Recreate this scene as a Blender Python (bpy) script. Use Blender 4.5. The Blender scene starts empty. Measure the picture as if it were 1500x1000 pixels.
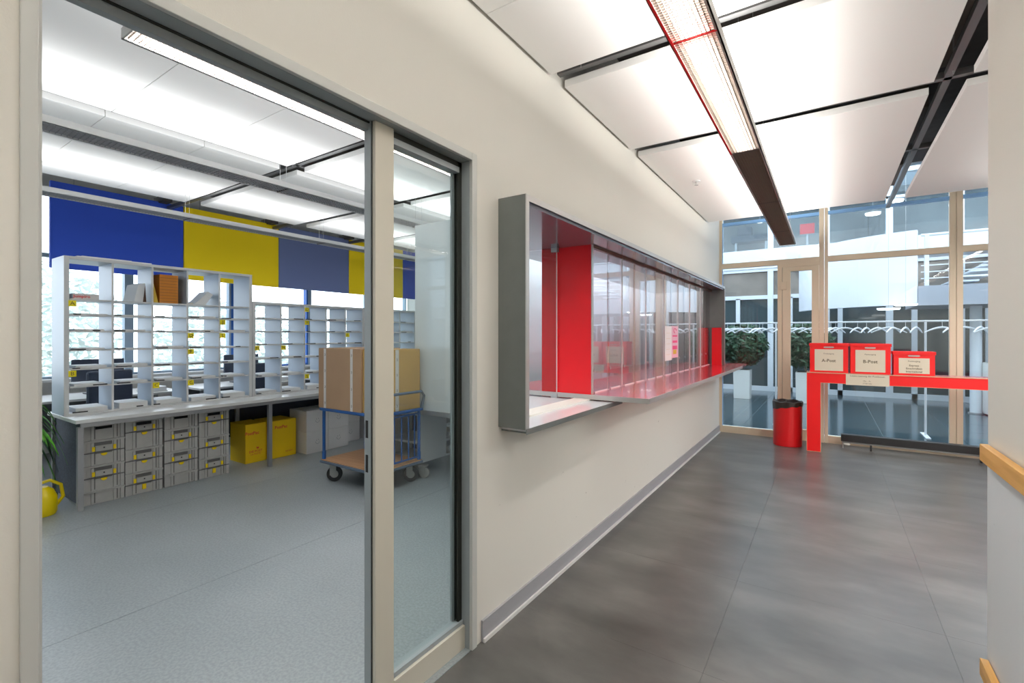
import bpy, bmesh, math, random
from mathutils import Vector, Matrix

scene = bpy.context.scene
COL = scene.collection
rnd = random.Random(7)

# ------------------------------------------------------------------ camera
cam_d = bpy.data.cameras.new('camera')
cam_d.lens = 16.68
cam_d.sensor_width = 36.0
cam_d.shift_y = -0.006
cam_d.clip_start = 0.05
cam_d.clip_end = 200
cam = bpy.data.objects.new('camera', cam_d)
COL.objects.link(cam)
cam.location = (0, 0, 1.45)
cam.rotation_euler = (math.radians(90), 0, math.radians(33.728))
scene.camera = cam

# ------------------------------------------------------------------ view, world
scene.view_settings.view_transform = 'Standard'
scene.view_settings.look = 'None'
scene.view_settings.exposure = 0.1
scene.view_settings.gamma = 1.0
scene.view_settings.use_curve_mapping = False
scene.cycles.use_denoising = True
scene.cycles.denoising_prefilter = 'ACCURATE'
scene.cycles.denoising_input_passes = 'RGB_ALBEDO_NORMAL'
scene.cycles.max_bounces = 10
scene.cycles.diffuse_bounces = 5
scene.cycles.transparent_max_bounces = 20
scene.cycles.caustics_reflective = False
scene.cycles.caustics_refractive = False
scene.cycles.sample_clamp_indirect = 4.0
world = bpy.data.worlds.new('World')
scene.world = world
world.use_nodes = True
bg = world.node_tree.nodes['Background']
bg.inputs[0].default_value = (0.80, 0.90, 1.0, 1)      # bright overcast sky
bg.inputs[1].default_value = 4.2


def area(name, x0, y0, x1, y1, z, watts, up=False, color=(1, .975, .94)):
    """one fluorescent tube run of a suspended luminaire"""
    l = bpy.data.lights.new(name, 'AREA')
    l.shape = 'RECTANGLE'
    l.size, l.size_y = x1 - x0, y1 - y0
    l.energy = watts
    l.color = color
    o = bpy.data.objects.new(name, l)
    COL.objects.link(o)
    o.location = ((x0 + x1) / 2, (y0 + y1) / 2, z)
    o.rotation_euler = (math.pi if up else 0, 0, 0)
    return o


UPW, DNW = 12.5, 14.0                      # watts per metre of luminaire, up and down


# ------------------------------------------------------------------ materials
def mat(name, col, rough=.5, metal=0., spec=.5, var=0., vscale=6., bump=0., bscale=60., coat=0.):
    m = bpy.data.materials.new(name)
    m.use_nodes = True
    nt = m.node_tree
    b = nt.nodes['Principled BSDF']
    b.inputs['Base Color'].default_value = (*col, 1)
    b.inputs['Roughness'].default_value = rough
    b.inputs['Metallic'].default_value = metal
    b.inputs['Specular IOR Level'].default_value = spec
    b.inputs['Coat Weight'].default_value = coat
    tc = nt.nodes.new('ShaderNodeTexCoord')
    if var > 0:
        n = nt.nodes.new('ShaderNodeTexNoise')
        n.inputs['Scale'].default_value = vscale
        n.inputs['Detail'].default_value = 5
        nt.links.new(tc.outputs['Object'], n.inputs['Vector'])
        r = nt.nodes.new('ShaderNodeValToRGB')
        r.color_ramp.elements[0].position = .3
        r.color_ramp.elements[1].position = .7
        r.color_ramp.elements[0].color = (*[c * (1 - var) for c in col], 1)
        r.color_ramp.elements[1].color = (*[min(1, c * (1 + var)) for c in col], 1)
        nt.links.new(n.outputs['Fac'], r.inputs['Fac'])
        nt.links.new(r.outputs['Color'], b.inputs['Base Color'])
    if bump > 0:
        n2 = nt.nodes.new('ShaderNodeTexNoise')
        n2.inputs['Scale'].default_value = bscale
        nt.links.new(tc.outputs['Object'], n2.inputs['Vector'])
        bp = nt.nodes.new('ShaderNodeBump')
        bp.inputs['Strength'].default_value = bump
        bp.inputs['Distance'].default_value = .002
        nt.links.new(n2.outputs['Fac'], bp.inputs['Height'])
        nt.links.new(bp.outputs['Normal'], b.inputs['Normal'])
    return m


def glass(name, tint=(1, 1, 1), base=.04, gain=.96, rough=0.0):
    m = bpy.data.materials.new(name)
    m.use_nodes = True
    nt = m.node_tree
    nt.nodes.clear()
    out = nt.nodes.new('ShaderNodeOutputMaterial')
    mix = nt.nodes.new('ShaderNodeMixShader')
    tr = nt.nodes.new('ShaderNodeBsdfTransparent')
    tr.inputs[0].default_value = (*tint, 1)
    gl = nt.nodes.new('ShaderNodeBsdfGlossy')
    gl.inputs['Roughness'].default_value = rough
    lw = nt.nodes.new('ShaderNodeLayerWeight')
    lw.inputs[0].default_value = .5
    p = nt.nodes.new('ShaderNodeMath'); p.operation = 'POWER'; p.inputs[1].default_value = 5
    k = nt.nodes.new('ShaderNodeMath'); k.operation = 'MULTIPLY_ADD'
    k.inputs[1].default_value = gain; k.inputs[2].default_value = base
    nt.links.new(lw.outputs['Facing'], p.inputs[0])
    nt.links.new(p.outputs[0], k.inputs[0])
    nt.links.new(k.outputs[0], mix.inputs[0])
    nt.links.new(tr.outputs[0], mix.inputs[1])
    nt.links.new(gl.outputs[0], mix.inputs[2])
    nt.links.new(mix.outputs[0], out.inputs[0])
    return m


def emit(name, col, s):
    m = bpy.data.materials.new(name)
    m.use_nodes = True
    b = m.node_tree.nodes['Principled BSDF']
    b.inputs['Base Color'].default_value = (*col, 1)
    b.inputs['Emission Color'].default_value = (*col, 1)
    b.inputs['Emission Strength'].default_value = s
    return m


def floor_mat(name, c0, c1, c2, rough, streak=(1.0, 2.0, 1), scale=1.6, tilevar=.08, speck=0.):
    m = bpy.data.materials.new(name)
    m.use_nodes = True
    nt = m.node_tree
    b = nt.nodes['Principled BSDF']
    geo = nt.nodes.new('ShaderNodeNewGeometry')
    mp = nt.nodes.new('ShaderNodeMapping')
    mp.inputs['Scale'].default_value = streak
    nt.links.new(geo.outputs['Position'], mp.inputs['Vector'])
    n = nt.nodes.new('ShaderNodeTexNoise')
    n.inputs['Scale'].default_value = scale
    n.inputs['Detail'].default_value = 5
    n.inputs['Roughness'].default_value = .55
    nt.links.new(mp.outputs[0], n.inputs['Vector'])
    r = nt.nodes.new('ShaderNodeValToRGB')
    r.color_ramp.elements[0].position = .30
    r.color_ramp.elements[0].color = (*c0, 1)
    r.color_ramp.elements[1].position = .70
    r.color_ramp.elements[1].color = (*c2, 1)
    e = r.color_ramp.elements.new(.5)
    e.color = (*c1, 1)
    nt.links.new(n.outputs['Fac'], r.inputs['Fac'])
    oi = nt.nodes.new('ShaderNodeObjectInfo')
    ma = nt.nodes.new('ShaderNodeMath'); ma.operation = 'MULTIPLY_ADD'
    ma.inputs[1].default_value = tilevar; ma.inputs[2].default_value = 1 - tilevar / 2
    nt.links.new(oi.outputs['Random'], ma.inputs[0])
    vm = nt.nodes.new('ShaderNodeVectorMath'); vm.operation = 'SCALE'
    nt.links.new(r.outputs['Color'], vm.inputs[0])
    nt.links.new(ma.outputs[0], vm.inputs['Scale'])
    last = vm.outputs[0]
    if speck > 0:
        n3 = nt.nodes.new('ShaderNodeTexNoise')
        n3.inputs['Scale'].default_value = 75
        n3.inputs['Detail'].default_value = 3
        nt.links.new(geo.outputs['Position'], n3.inputs['Vector'])
        r3 = nt.nodes.new('ShaderNodeValToRGB')
        r3.color_ramp.elements[0].position = .38
        r3.color_ramp.elements[0].color = (1 - speck,) * 3 + (1,)
        r3.color_ramp.elements[1].position = .62
        r3.color_ramp.elements[1].color = (1 + speck,) * 3 + (1,)
        nt.links.new(n3.outputs['Fac'], r3.inputs['Fac'])
        v2 = nt.nodes.new('ShaderNodeVectorMath'); v2.operation = 'MULTIPLY'
        nt.links.new(last, v2.inputs[0])
        nt.links.new(r3.outputs['Color'], v2.inputs[1])
        last = v2.outputs[0]
    nt.links.new(last, b.inputs['Base Color'])
    b.inputs['Roughness'].default_value = rough
    b.inputs['Specular IOR Level'].default_value = .5
    return m


def wall_mat(name, col, dirt=True):
    """matt wall paint with faint roller relief and a few scuffs low down"""
    m = mat(name, col, .6, spec=.3, bump=.12, bscale=220)
    if dirt:
        nt = m.node_tree
        b = nt.nodes['Principled BSDF']
        geo = nt.nodes.new('ShaderNodeNewGeometry')
        mp = nt.nodes.new('ShaderNodeMapping')
        mp.inputs['Scale'].default_value = (14, 9, 17)
        nt.links.new(geo.outputs['Position'], mp.inputs['Vector'])
        n = nt.nodes.new('ShaderNodeTexNoise')
        n.inputs['Scale'].default_value = 1.
        n.inputs['Detail'].default_value = 4
        nt.links.new(mp.outputs[0], n.inputs['Vector'])
        r = nt.nodes.new('ShaderNodeValToRGB')
        r.color_ramp.elements[0].position = .735
        r.color_ramp.elements[0].color = (0, 0, 0, 1)
        r.color_ramp.elements[1].position = .79
        r.color_ramp.elements[1].color = (1, 1, 1, 1)
        nt.links.new(n.outputs['Fac'], r.inputs['Fac'])
        sx = nt.nodes.new('ShaderNodeSeparateXYZ')
        nt.links.new(geo.outputs['Position'], sx.inputs[0])
        mr = nt.nodes.new('ShaderNodeMapRange')
        mr.inputs['From Min'].default_value = .9
        mr.inputs['From Max'].default_value = .35
        nt.links.new(sx.outputs['Z'], mr.inputs['Value'])
        mu = nt.nodes.new('ShaderNodeMath'); mu.operation = 'MULTIPLY'
        nt.links.new(r.outputs['Color'], mu.inputs[0])
        nt.links.new(mr.outputs[0], mu.inputs[1])
        mx = nt.nodes.new('ShaderNodeMixRGB')
        mx.inputs[1].default_value = (*col, 1)
        mx.inputs[2].default_value = (.28, .25, .23, 1)
        nt.links.new(mu.outputs[0], mx.inputs[0])
        nt.links.new(mx.outputs[0], b.inputs['Base Color'])
    return m


def wood_mat(name, ca, cb, axis=1):
    m = bpy.data.materials.new(name)
    m.use_nodes = True
    nt = m.node_tree
    b = nt.nodes['Principled BSDF']
    tc = nt.nodes.new('ShaderNodeTexCoord')
    mp = nt.nodes.new('ShaderNodeMapping')
    s = [30, 30, 30]
    s[axis] = 2
    mp.inputs['Scale'].default_value = s
    nt.links.new(tc.outputs['Object'], mp.inputs['Vector'])
    n = nt.nodes.new('ShaderNodeTexNoise')
    n.inputs['Scale'].default_value = 1.5
    n.inputs['Detail'].default_value = 6
    nt.links.new(mp.outputs[0], n.inputs['Vector'])
    r = nt.nodes.new('ShaderNodeValToRGB')
    r.color_ramp.elements[0].position = .35
    r.color_ramp.elements[1].position = .65
    r.color_ramp.elements[0].color = (*ca, 1)
    r.color_ramp.elements[1].color = (*cb, 1)
    nt.links.new(n.outputs['Fac'], r.inputs['Fac'])
    nt.links.new(r.outputs['Color'], b.inputs['Base Color'])
    b.inputs['Roughness'].default_value = .4
    return m


M = dict(
    wall=wall_mat('wall_paint', (.77, .75, .69)),
    wallplain=wall_mat('wall_paint_plain', (.76, .74, .70), False),
    wainscot=wall_mat('wainscot_paint', (.76, .78, .80), True),
    slab=mat('plenum_concrete', (.085, .075, .07), .9, var=.2),
    panel=mat('acoustic_panel_white', (.86, .85, .83), .75, spec=.2, bump=.1, bscale=300),
    rail=mat('plenum_rail', (.22, .22, .22), .4, .6),
    skirt=mat('grey_skirting', (.34, .34, .36), .45),
    skirtedge=mat('skirting_foot', (.72, .72, .70), .4),
    frame=mat('pale_grey_frame_paint', (.56, .57, .545), .42),
    framecream=mat('cream_metal_frame', (.62, .59, .50), .40),
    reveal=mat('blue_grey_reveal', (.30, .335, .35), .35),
    rubber=mat('black_rubber', (.012, .014, .01), .7),
    black=mat('black_plastic', (.012, .012, .014), .4),
    beige=mat('beige_window_metal', (.82, .71, .54), .42),
    skyreflect=mat('sky_reflection_blue', (.30, .58, .98), .35),  # sky reflection on the metal, put into its colour
    boxgrey=mat('grey_metal_frame', (.155, .17, .165), .38, .25, var=.04, vscale=12),
    boxface=mat('brushed_pale_metal', (.55, .54, .52), .32, .55),
    soffit=mat('glossy_dark_laminate', (.12, .125, .16), .18, coat=.4),
    red=mat('red_laminate', (.76, .004, .012), .33, coat=.2),
    redtop=mat('red_glossy_top', (.74, .012, .03), .17, coat=.5),
    redcounter=mat('red_counter_paint', (.82, .004, .006), .45),
    chipedge=mat('chipboard_edge', (.66, .42, .27), .6),
    whitelam=mat('white_laminate', (.80, .82, .85), .2, coat=.3),
    aluminium=mat('brushed_aluminium', (.55, .55, .56), .35, .85),
    louverpale=mat('pale_louvre', (.50, .50, .54), .45, .2),
    louver=mat('metal_louvre', (.26, .21, .175), .5, .2),
    lampbody=mat('luminaire_body', (.60, .58, .55), .4, .2),
    lampbodydark=mat('luminaire_body_dark', (.16, .13, .125), .4, .3),
    lampwhite=mat('luminaire_white', (.82, .82, .82), .4),
    wire=mat('steel_wire', (.5, .5, .5), .4, .8),
    rack=mat('rack_light_grey', (.68, .68, .675), .4),
    rackside=mat('rack_blue_grey_board', (.52, .60, .70), .35),
    table=mat('table_top_grey_white', (.72, .715, .70), .3),
    steel=mat('steel_leg', (.38, .38, .39), .38, .6),
    darkcloth=mat('dark_back_panel', (.03, .034, .05), .7),
    paper=mat('white_paper', (.86, .86, .85), .7),
    yellowtag=mat('yellow_tag', (.90, .74, .005), .5),
    ink=mat('dark_ink', (.10, .07, .03), .6),
    redink=mat('red_ink', (.72, .04, .03), .6),
    crate=mat('grey_crate_plastic', (.43, .42, .40), .5, var=.06, vscale=14),
    cratedark=mat('grey_crate_recess', (.12, .115, .11), .6),
    crateyellow=mat('yellow_latch', (.90, .66, .0), .45),
    ybox=mat('yellow_carton', (.90, .58, .0), .6, var=.03),
    wbox=mat('white_carton', (.74, .71, .69), .6, var=.02),
    card=mat('brown_cardboard', (.40, .25, .145), .75, var=.05, vscale=4, bump=.1),
    cardochre=mat('ochre_cardboard', (.50, .30, .08), .7, var=.05, vscale=4),
    tape=mat('pale_tape', (.66, .63, .60), .35),
    blue=mat('blue_cart_paint', (.012, .085, .30), .35),
    cartedge=mat('blue_grey_bumper', (.10, .14, .20), .5),
    cartwood=wood_mat('orange_plywood', (.48, .24, .10), (.60, .33, .16), 0),
    handwood=wood_mat('honey_wood_rail', (.66, .33, .07), (.78, .43, .12), 1),
    tyre=mat('dark_tyre', (.03, .03, .032), .6),
    hub=mat('grey_wheel_hub', (.38, .38, .36), .45),
    cabinet=mat('white_cabinet_metal', (.70, .74, .76), .25, coat=.2),
    cabinetgrey=mat('grey_cabinet_board', (.60, .60, .60), .45),
    pblue=mat('blue_acoustic_fabric', (.028, .085, .56), .8, bump=.3, bscale=400),
    pyellow=mat('yellow_acoustic_fabric', (1.0, .72, .0), .8, bump=.3, bscale=400),
    pslate=mat('slate_blue_acoustic_fabric', (.15, .19, .38), .8, bump=.3, bscale=400),
    orange=mat('orange_folder', (.55, .19, .01), .6),
    gold=mat('mustard_folder', (.62, .40, .03), .6),
    brown=mat('brown_back', (.10, .05, .03), .6),
    glass=glass('clear_glass'),
    glasspane=glass('sliding_glass', (.97, .96, .97), .10, 1.25),
    glassgreen=glass('slightly_green_glass', (.93, .97, .96), .04),
    glasswall=glass('end_wall_glass', (.90, .95, .97), .05),
    darkglass=mat('dark_facade_glass', (.035, .06, .068), .06, spec=.6),
    tanint=mat('tan_interior', (.22, .19, .165), .6, var=.35, vscale=1.2),
    whiteframe=mat('white_facade_metal', (.74, .78, .82), .4),
    drum=mat('white_drum_plaster', (.80, .82, .87), .6),
    slabgrey=mat('landing_grey', (.40, .42, .47), .6),
    atriumtile=mat('dark_slate_tile', (.055, .085, .10), .13, var=.12, vscale=2),
    joint=mat('pale_tile_joint', (.25, .30, .31), .6),
    pot=mat('white_planter', (.80, .80, .76), .4),
    soil=mat('brown_soil', (.05, .03, .02), .9),
    leafdark=mat('dark_green_leaf', (.035, .085, .04), .45, var=.5, vscale=5),
    leafbrown=mat('olive_brown_leaf', (.12, .09, .035), .5, var=.3, vscale=5),
    leafbright=mat('bright_green_leaf', (.09, .33, .03), .4, var=.25, vscale=8),
    leafpale=mat('outdoor_leaf', (.64, .74, .70), .6, var=.4, vscale=3),
    bark=mat('bark', (.16, .12, .09), .8),
    yellowcan=mat('yellow_can_plastic', (.86, .66, .0), .35),
    bin=mat('red_bin_metal', (.62, .006, .01), .33),
    binbag=mat('black_bin_liner', (.02, .014, .012), .28),
    hanger=mat('white_hanger_plastic', (.86, .88, .92), .35),
    chairdark=mat('dark_office_fabric', (.05, .065, .10), .7),
    winframe=mat('window_frame_blue_grey', (.36, .47, .60), .4),
    winblue=mat('deep_blue_post', (.02, .14, .55), .4),
    lampdisc=emit('lit_disc_diffuser', (1, .96, .92), 6.),
    pink=mat('pink_poster_paper', (.80, .50, .60), .5),
    magenta=mat('magenta_poster_print', (.78, .06, .22), .5),
    label=mat('cream_label_paper', (.76, .68, .55), .6),
    ground=mat('outdoor_ground', (.35, .37, .34), .9),
    hole=mat('dark_slot', (.01, .01, .01), .9),
)
M['floor'] = floor_mat('dark_grey_vinyl', (.060, .058, .053), (.092, .088, .082), (.135, .130, .121), .31)
M['floorleft'] = floor_mat('speckled_grey_vinyl', (.255, .285, .295), (.29, .32, .33), (.33, .36, .37), .36,
                           (1, 1, 1), .8, .03, .10)


# ------------------------------------------------------------------ mesh helpers
class MB:
    def __init__(s):
        s.v, s.f = [], []

    def add(s, vs, fs):
        n = len(s.v)
        s.v += [tuple(p) for p in vs]
        s.f += [tuple(i + n for i in f) for f in fs]
        return s

    def box(s, x0, y0, z0, x1, y1, z1, m=None):
        x0, x1 = min(x0, x1), max(x0, x1)
        y0, y1 = min(y0, y1), max(y0, y1)
        z0, z1 = min(z0, z1), max(z0, z1)
        vs = [Vector(p) for p in ((x0, y0, z0), (x1, y0, z0), (x1, y1, z0), (x0, y1, z0),
                                  (x0, y0, z1), (x1, y0, z1), (x1, y1, z1), (x0, y1, z1))]
        if m is not None:
            vs = [m @ p for p in vs]
        return s.add(vs, ((0, 3, 2, 1), (4, 5, 6, 7), (0, 1, 5, 4), (1, 2, 6, 5), (2, 3, 7, 6), (3, 0, 4, 7)))

    def tube(s, pts, r, n=10, closed=False, caps=True):
        pts = [Vector(p) for p in pts]
        rs = r if isinstance(r, (list, tuple)) else [r] * len(pts)
        base = len(s.v)
        up = None
        k = len(pts)
        for i, p in enumerate(pts):
            a = pts[i - 1] if (i > 0 or closed) else p
            b = pts[(i + 1) % k] if (i < k - 1 or closed) else p
            d = (b - a).normalized()
            if up is None:
                up = Vector((0, 0, 1)) if abs(d.z) < .9 else Vector((1, 0, 0))
            u = d.cross(up)
            if u.length < 1e-5:
                u = d.orthogonal()
            u.normalize()
            w = u.cross(d).normalized()
            up = w
            for j in range(n):
                t = 2 * math.pi * j / n
                s.v.append(tuple(p + (u * math.cos(t) + w * math.sin(t)) * rs[i]))
        seg = k if closed else k - 1
        for i in range(seg):
            for j in range(n):
                a = base + i * n + j
                b = base + i * n + (j + 1) % n
                c = base + ((i + 1) % k) * n + (j + 1) % n
                d = base + ((i + 1) % k) * n + j
                s.f.append((a, b, c, d))
        if caps and not closed:
            s.f.append(tuple(base + j for j in range(n))[::-1])
            s.f.append(tuple(base + (k - 1) * n + j for j in range(n)))
        return s

    def lathe(s, prof, c=(0, 0, 0), n=24, axis='z'):
        base = len(s.v)
        for r, h in prof:
            for j in range(n):
                t = 2 * math.pi * j / n
                if axis == 'z':
                    p = (c[0] + r * math.cos(t), c[1] + r * math.sin(t), c[2] + h)
                elif axis == 'x':
                    p = (c[0] + h, c[1] + r * math.cos(t), c[2] + r * math.sin(t))
                else:
                    p = (c[0] + r * math.sin(t), c[1] + h, c[2] + r * math.cos(t))
                s.v.append(p)
        for i in range(len(prof) - 1):
            for j in range(n):
                a, b = base + i * n + j, base + i * n + (j + 1) % n
                s.f.append((a, b, b + n, a + n))
        s.f.append(tuple(base + j for j in range(n))[::-1])
        s.f.append(tuple(base + (len(prof) - 1) * n + j for j in range(n)))
        return s

    def prism(s, poly, lo, hi, axis='x'):
        """poly of 2-D points extruded between lo and hi along axis"""
        n = len(poly)

        def P(a, b, h):
            return {'x': (h, a, b), 'y': (a, h, b), 'z': (a, b, h)}[axis]
        vs = [P(a, b, lo) for a, b in poly] + [P(a, b, hi) for a, b in poly]
        fs = [tuple(range(n))[::-1], tuple(range(n, 2 * n))]
        fs += [(i, (i + 1) % n, n + (i + 1) % n, n + i) for i in range(n)]
        return s.add(vs, fs)

    def mesh(s, name, mt, smooth=False):
        me = bpy.data.meshes.new(name)
        me.from_pydata(s.v, [], s.f)
        me.materials.append(mt)
        bm = bmesh.new()
        bm.from_mesh(me)
        bmesh.ops.recalc_face_normals(bm, faces=bm.faces)
        bm.to_mesh(me)
        bm.free()
        if smooth:
            me.polygons.foreach_set('use_smooth', [True] * len(me.polygons))
            try:
                me.set_sharp_from_angle(angle=math.radians(40))
            except Exception:
                pass
        me.update()
        return me


def link(name, me, parent=None, loc=None, rz=0):
    o = bpy.data.objects.new(name, me)
    COL.objects.link(o)
    if parent is not None:
        o.parent = parent
    if loc is not None:
        o.location = loc
    if rz:
        o.rotation_euler[2] = rz
    return o


def part(name, mb, mt, parent=None, smooth=False, bevel=0., label=None, kind=None):
    o = link(name, mb.mesh(name, mt, smooth), parent)
    if bevel:
        b = o.modifiers.new('edge', 'BEVEL')
        b.width = bevel
        b.segments = 2
        b.limit_method = 'ANGLE'
    if label:
        o['label'] = label
    if kind:
        o['kind'] = kind
    return o


def thing(name, label, cat, loc=(0, 0, 0), rz=0, group=None):
    o = bpy.data.objects.new(name, None)
    o.empty_display_size = .1
    COL.objects.link(o)
    o.location = loc
    o.rotation_euler[2] = rz
    o['label'] = label
    o['category'] = cat
    if group:
        o['group'] = group
    return o


def struct(name, label=None, mb=None, mt=None, bevel=0.):
    if mb is None:
        o = bpy.data.objects.new(name, None)
        COL.objects.link(o)
    else:
        o = part(name, mb, mt, None, bevel=bevel)
    o['kind'] = 'structure'
    if label:
        o['label'] = label
    return o


def tag(o, label, cat, group=None):
    o['label'] = label
    o['category'] = cat
    if group:
        o['group'] = group
    return o


def text(body, size, mt, parent, loc, facing='x', name='lettering', align='CENTER', bold=0.):
    c = bpy.data.curves.new(name, 'FONT')
    c.body = body
    c.size = size
    c.align_x = align
    c.align_y = 'CENTER'
    c.extrude = .0004
    c.offset = bold
    c.resolution_u = 2
    c.materials.append(mt)
    tmp = bpy.data.objects.new('tmp_text', c)
    COL.objects.link(tmp)
    bpy.context.view_layer.update()
    me = bpy.data.meshes.new_from_object(tmp.evaluated_get(bpy.context.evaluated_depsgraph_get()))
    bpy.data.objects.remove(tmp)
    o = bpy.data.objects.new(name, me)
    COL.objects.link(o)
    o.parent = parent
    o.location = loc
    o.rotation_euler = (math.pi / 2, 0, math.pi / 2) if facing == 'x' else (math.pi / 2, 0, 0)
    return o


def copy_tree(o, parent=None):
    c = o.copy()
    COL.objects.link(c)
    c.parent = parent
    for ch in list(o.children):
        copy_tree(ch, c)
    return c


ORD = ['zeroth', 'first', 'second', 'third', 'fourth', 'fifth', 'sixth', 'seventh', 'eighth', 'ninth', 'tenth', 'eleventh',
       'twelfth', 'thirteenth', 'fourteenth', 'fifteenth']
B = lambda *a: MB().box(*a)
WX = -1.37                 # corridor face of the partition wall
GY = 7.67                  # corridor face of the glazed end wall
CZ = 2.97                  # underside of the hung ceiling panels
TOPZ = 3.6

# ================================================================== SETTING
# ---- floor: vinyl tiles in the corridor, sheets in the mail room
fl = struct('floor', 'dark grey mottled vinyl tile floor of the corridor',
            B(WX, -3, -.12, 4.5, GY, -.004), M['skirt'])
T = .92
tile_me = B(.0004, .0004, -.004, T - .0004, T - .0004, 0).mesh('tile', M['floor'])
for i in range(7):
    for j in range(12):
        x, y = WX + T * i, GY - T * (j + 1)
        if x + T > 4.6:
            continue
        if y < -2.5:
            continue
        link('tile', tile_me, fl, (x, y, 0))
f2 = struct('floor_mail_room', 'speckled light grey vinyl floor of the mail room',
            B(-8, -3, -.12, WX, GY, -.004), M['skirt'])
sheet_me = B(.0003, .0003, -.004, 1.655 - .0003, 1.5 - .0003, 0).mesh('sheet', M['floorleft'])
for i in range(4):
    for j in range(7):
        link('sheet', sheet_me, f2, (WX - 1.6575 * (i + 1), -2.83 + 1.5 * j, 0))

# ---- partition wall between corridor and mail room, with door opening and service window opening
DY0, DY1, DZ = .246, 1.748, 2.29
BY0, BY1, BZ0, BZ1 = 1.929, 7.185, 1.0, 2.13
w = MB()
for y0, y1, z0, z1 in ((-3, DY0, 0, TOPZ), (DY0, DY1, DZ, TOPZ), (DY1, BY0 + .015, 0, TOPZ),
                       (BY0 + .015, BY1 - .015, 0, BZ0 + .01), (BY0 + .015, BY1 - .015, BZ1 - .01, TOPZ), (BY1 - .015, GY, 0, TOPZ)):
    w.box(WX - .12, y0, z0, WX, y1, z1)
wl = struct('wall_left', 'off-white partition wall with door and service window', w, M['wall'])
b = struct('baseboard_left', 'grey skirting along the off-white partition wall', B(WX, DY1 + .04, 0, WX + .012, GY - .02, .10), M['skirt'])
part('foot_strip', B(WX + .012, DY1 + .04, 0, WX + .022, GY - .02, .018), M['skirtedge'], b)

struct('wall_back', 'off-white wall behind the viewer', B(-8, -3.15, 0, 4.5, -3, TOPZ), M['wallplain'])
struct('wall_side', 'off-white wall closing the wider hall', B(4.5, -3, 0, 4.65, GY, TOPZ), M['wallplain'])
struct('wall_mail_room_end', 'pale end wall of the mail room', B(-8, GY, 0, WX - .12, GY + .15, TOPZ), M['wallplain'])
# near wall at the right with handrails
wr = struct('wall_right', 'off-white wall end nearest the viewer, with two wooden rails', B(.53, -3, 0, .80, 2.635, TOPZ), M['wall'])
part('wainscot', B(.5275, -2.9, .0, .53, 2.634, .985), M['wainscot'], wr, label='bluish white gloss lower half of the wall')
for z, l in ((.955, 'upper honey-coloured wooden handrail on the near right wall'),
             (.105, 'lower wooden bumper rail near the floor on the right wall')):
    r = thing('handrail', l, 'handrail', (.50, 0, z))
    part('rail', B(-.002, -2.9, 0, .024, 2.60, .066), M['handwood'], r, bevel=.003)
    for y in (-2., -.5, 1.0, 2.3):
        part('bracket', B(.024, y, .02, .0275, y + .06, .05), M['steel'], r)

# ---- ceiling: dark slab with hung white panels
ce = struct('ceiling', 'dark ceiling void with hung white panels', B(-8, -3, TOPZ, 4.5, GY, TOPZ + .15), M['slab'])


def cpanel(x0, y0, x1, y1, z=CZ, t=.045):
    part('ceiling_panel', B(x0, y0, z, x1, y1, z + t), M['panel'], ce, bevel=.002)


for x0, x1 in ((-1.348, .525), (.70, 2.55), (2.72, 4.4)):
    y = 2.43
    while y > -2.6:
        cpanel(x0, y - .626, x1, y, CZ)
        y -= .63
    cpanel(x0, 2.60, x1, 3.775)
    cpanel(x0, 3.95, x1, 6.78)
for x0, x1 in ((-4.06, -1.52), (-6.12, -4.18)):
    y = 2.43
    while y > -2.6:
        cpanel(x0, y - .626, x1, y, CZ)
        y -= .63
    for y0 in (2.60, 3.95):
        cpanel(x0, y0, x1, y0 + 1.175)
    cpanel(x0, 5.30, x1, 6.4)
    cpanel(x0, 6.5, x1, 7.5)
for i, y in enumerate((2.515, 3.87, 5.215)):
    r = struct('trim_%d' % (i + 1), 'grey steel carrier rail in the gap between ceiling panels',
               B(-7.9, y + .03, CZ + .06, 4.4, y + .07, CZ + .10), M['rail'])
    q = MB()
    for k in range(22):
        x = -7.6 + k * .56
        q.box(x, y - .06, CZ + .12, x + .30, y + .03, CZ + .20)
    part('duct_box', q, M['slab'], r, kind='stuff')
for i, x in enumerate((-4.12, .61)):
    struct('trim_%d' % (i + 4), 'grey steel rail along the ceiling panels', B(x - .02, -2.9, CZ + .06, x + .02, 7.5, CZ + .1), M['rail'])
q = MB()
for k in range(6):
    y = -1.2 + k * 1.6
    q.box(.55, y, CZ + .38, .69, y + .9, CZ + .62)
part('duct_run', q, mat('brown_duct', (.14, .11, .09), .7), ce, kind='stuff')
for x, y in ((.62, 2.52), (.62, 3.82), (-1.2, 2.52), (-4.12, 2.52), (2.6, 2.52)):
    part('hanger_wire', MB().tube([(x, y, CZ + .04), (x, y, TOPZ)], .004, 6), M['wire'], ce)
sp = thing('sprinkler', 'small metal sprinkler head under a white ceiling panel', 'sprinkler', (-1.085, 4.90, CZ))
part('rose', MB().lathe([(.035, -.006), (.035, 0)], n=16), M['lampwhite'], sp)
part('head', MB().tube([(0, 0, 0), (0, 0, -.035)], .008, 8).lathe([(.018, -.042), (.018, -.036)], n=12), M['wire'], sp)
pass
sd = thing('smoke_detector', 'round white detector on the mail room ceiling', 'detector', (-3.37, 4.35, CZ))
part('detector_body', MB().lathe([(.05, -.045), (.06, -.03), (.065, 0)], n=20), M['lampwhite'], sd, True)
part('ring', MB().lathe([(.072, -.008), (.072, 0)], n=20), M['rail'], sd)


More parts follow.
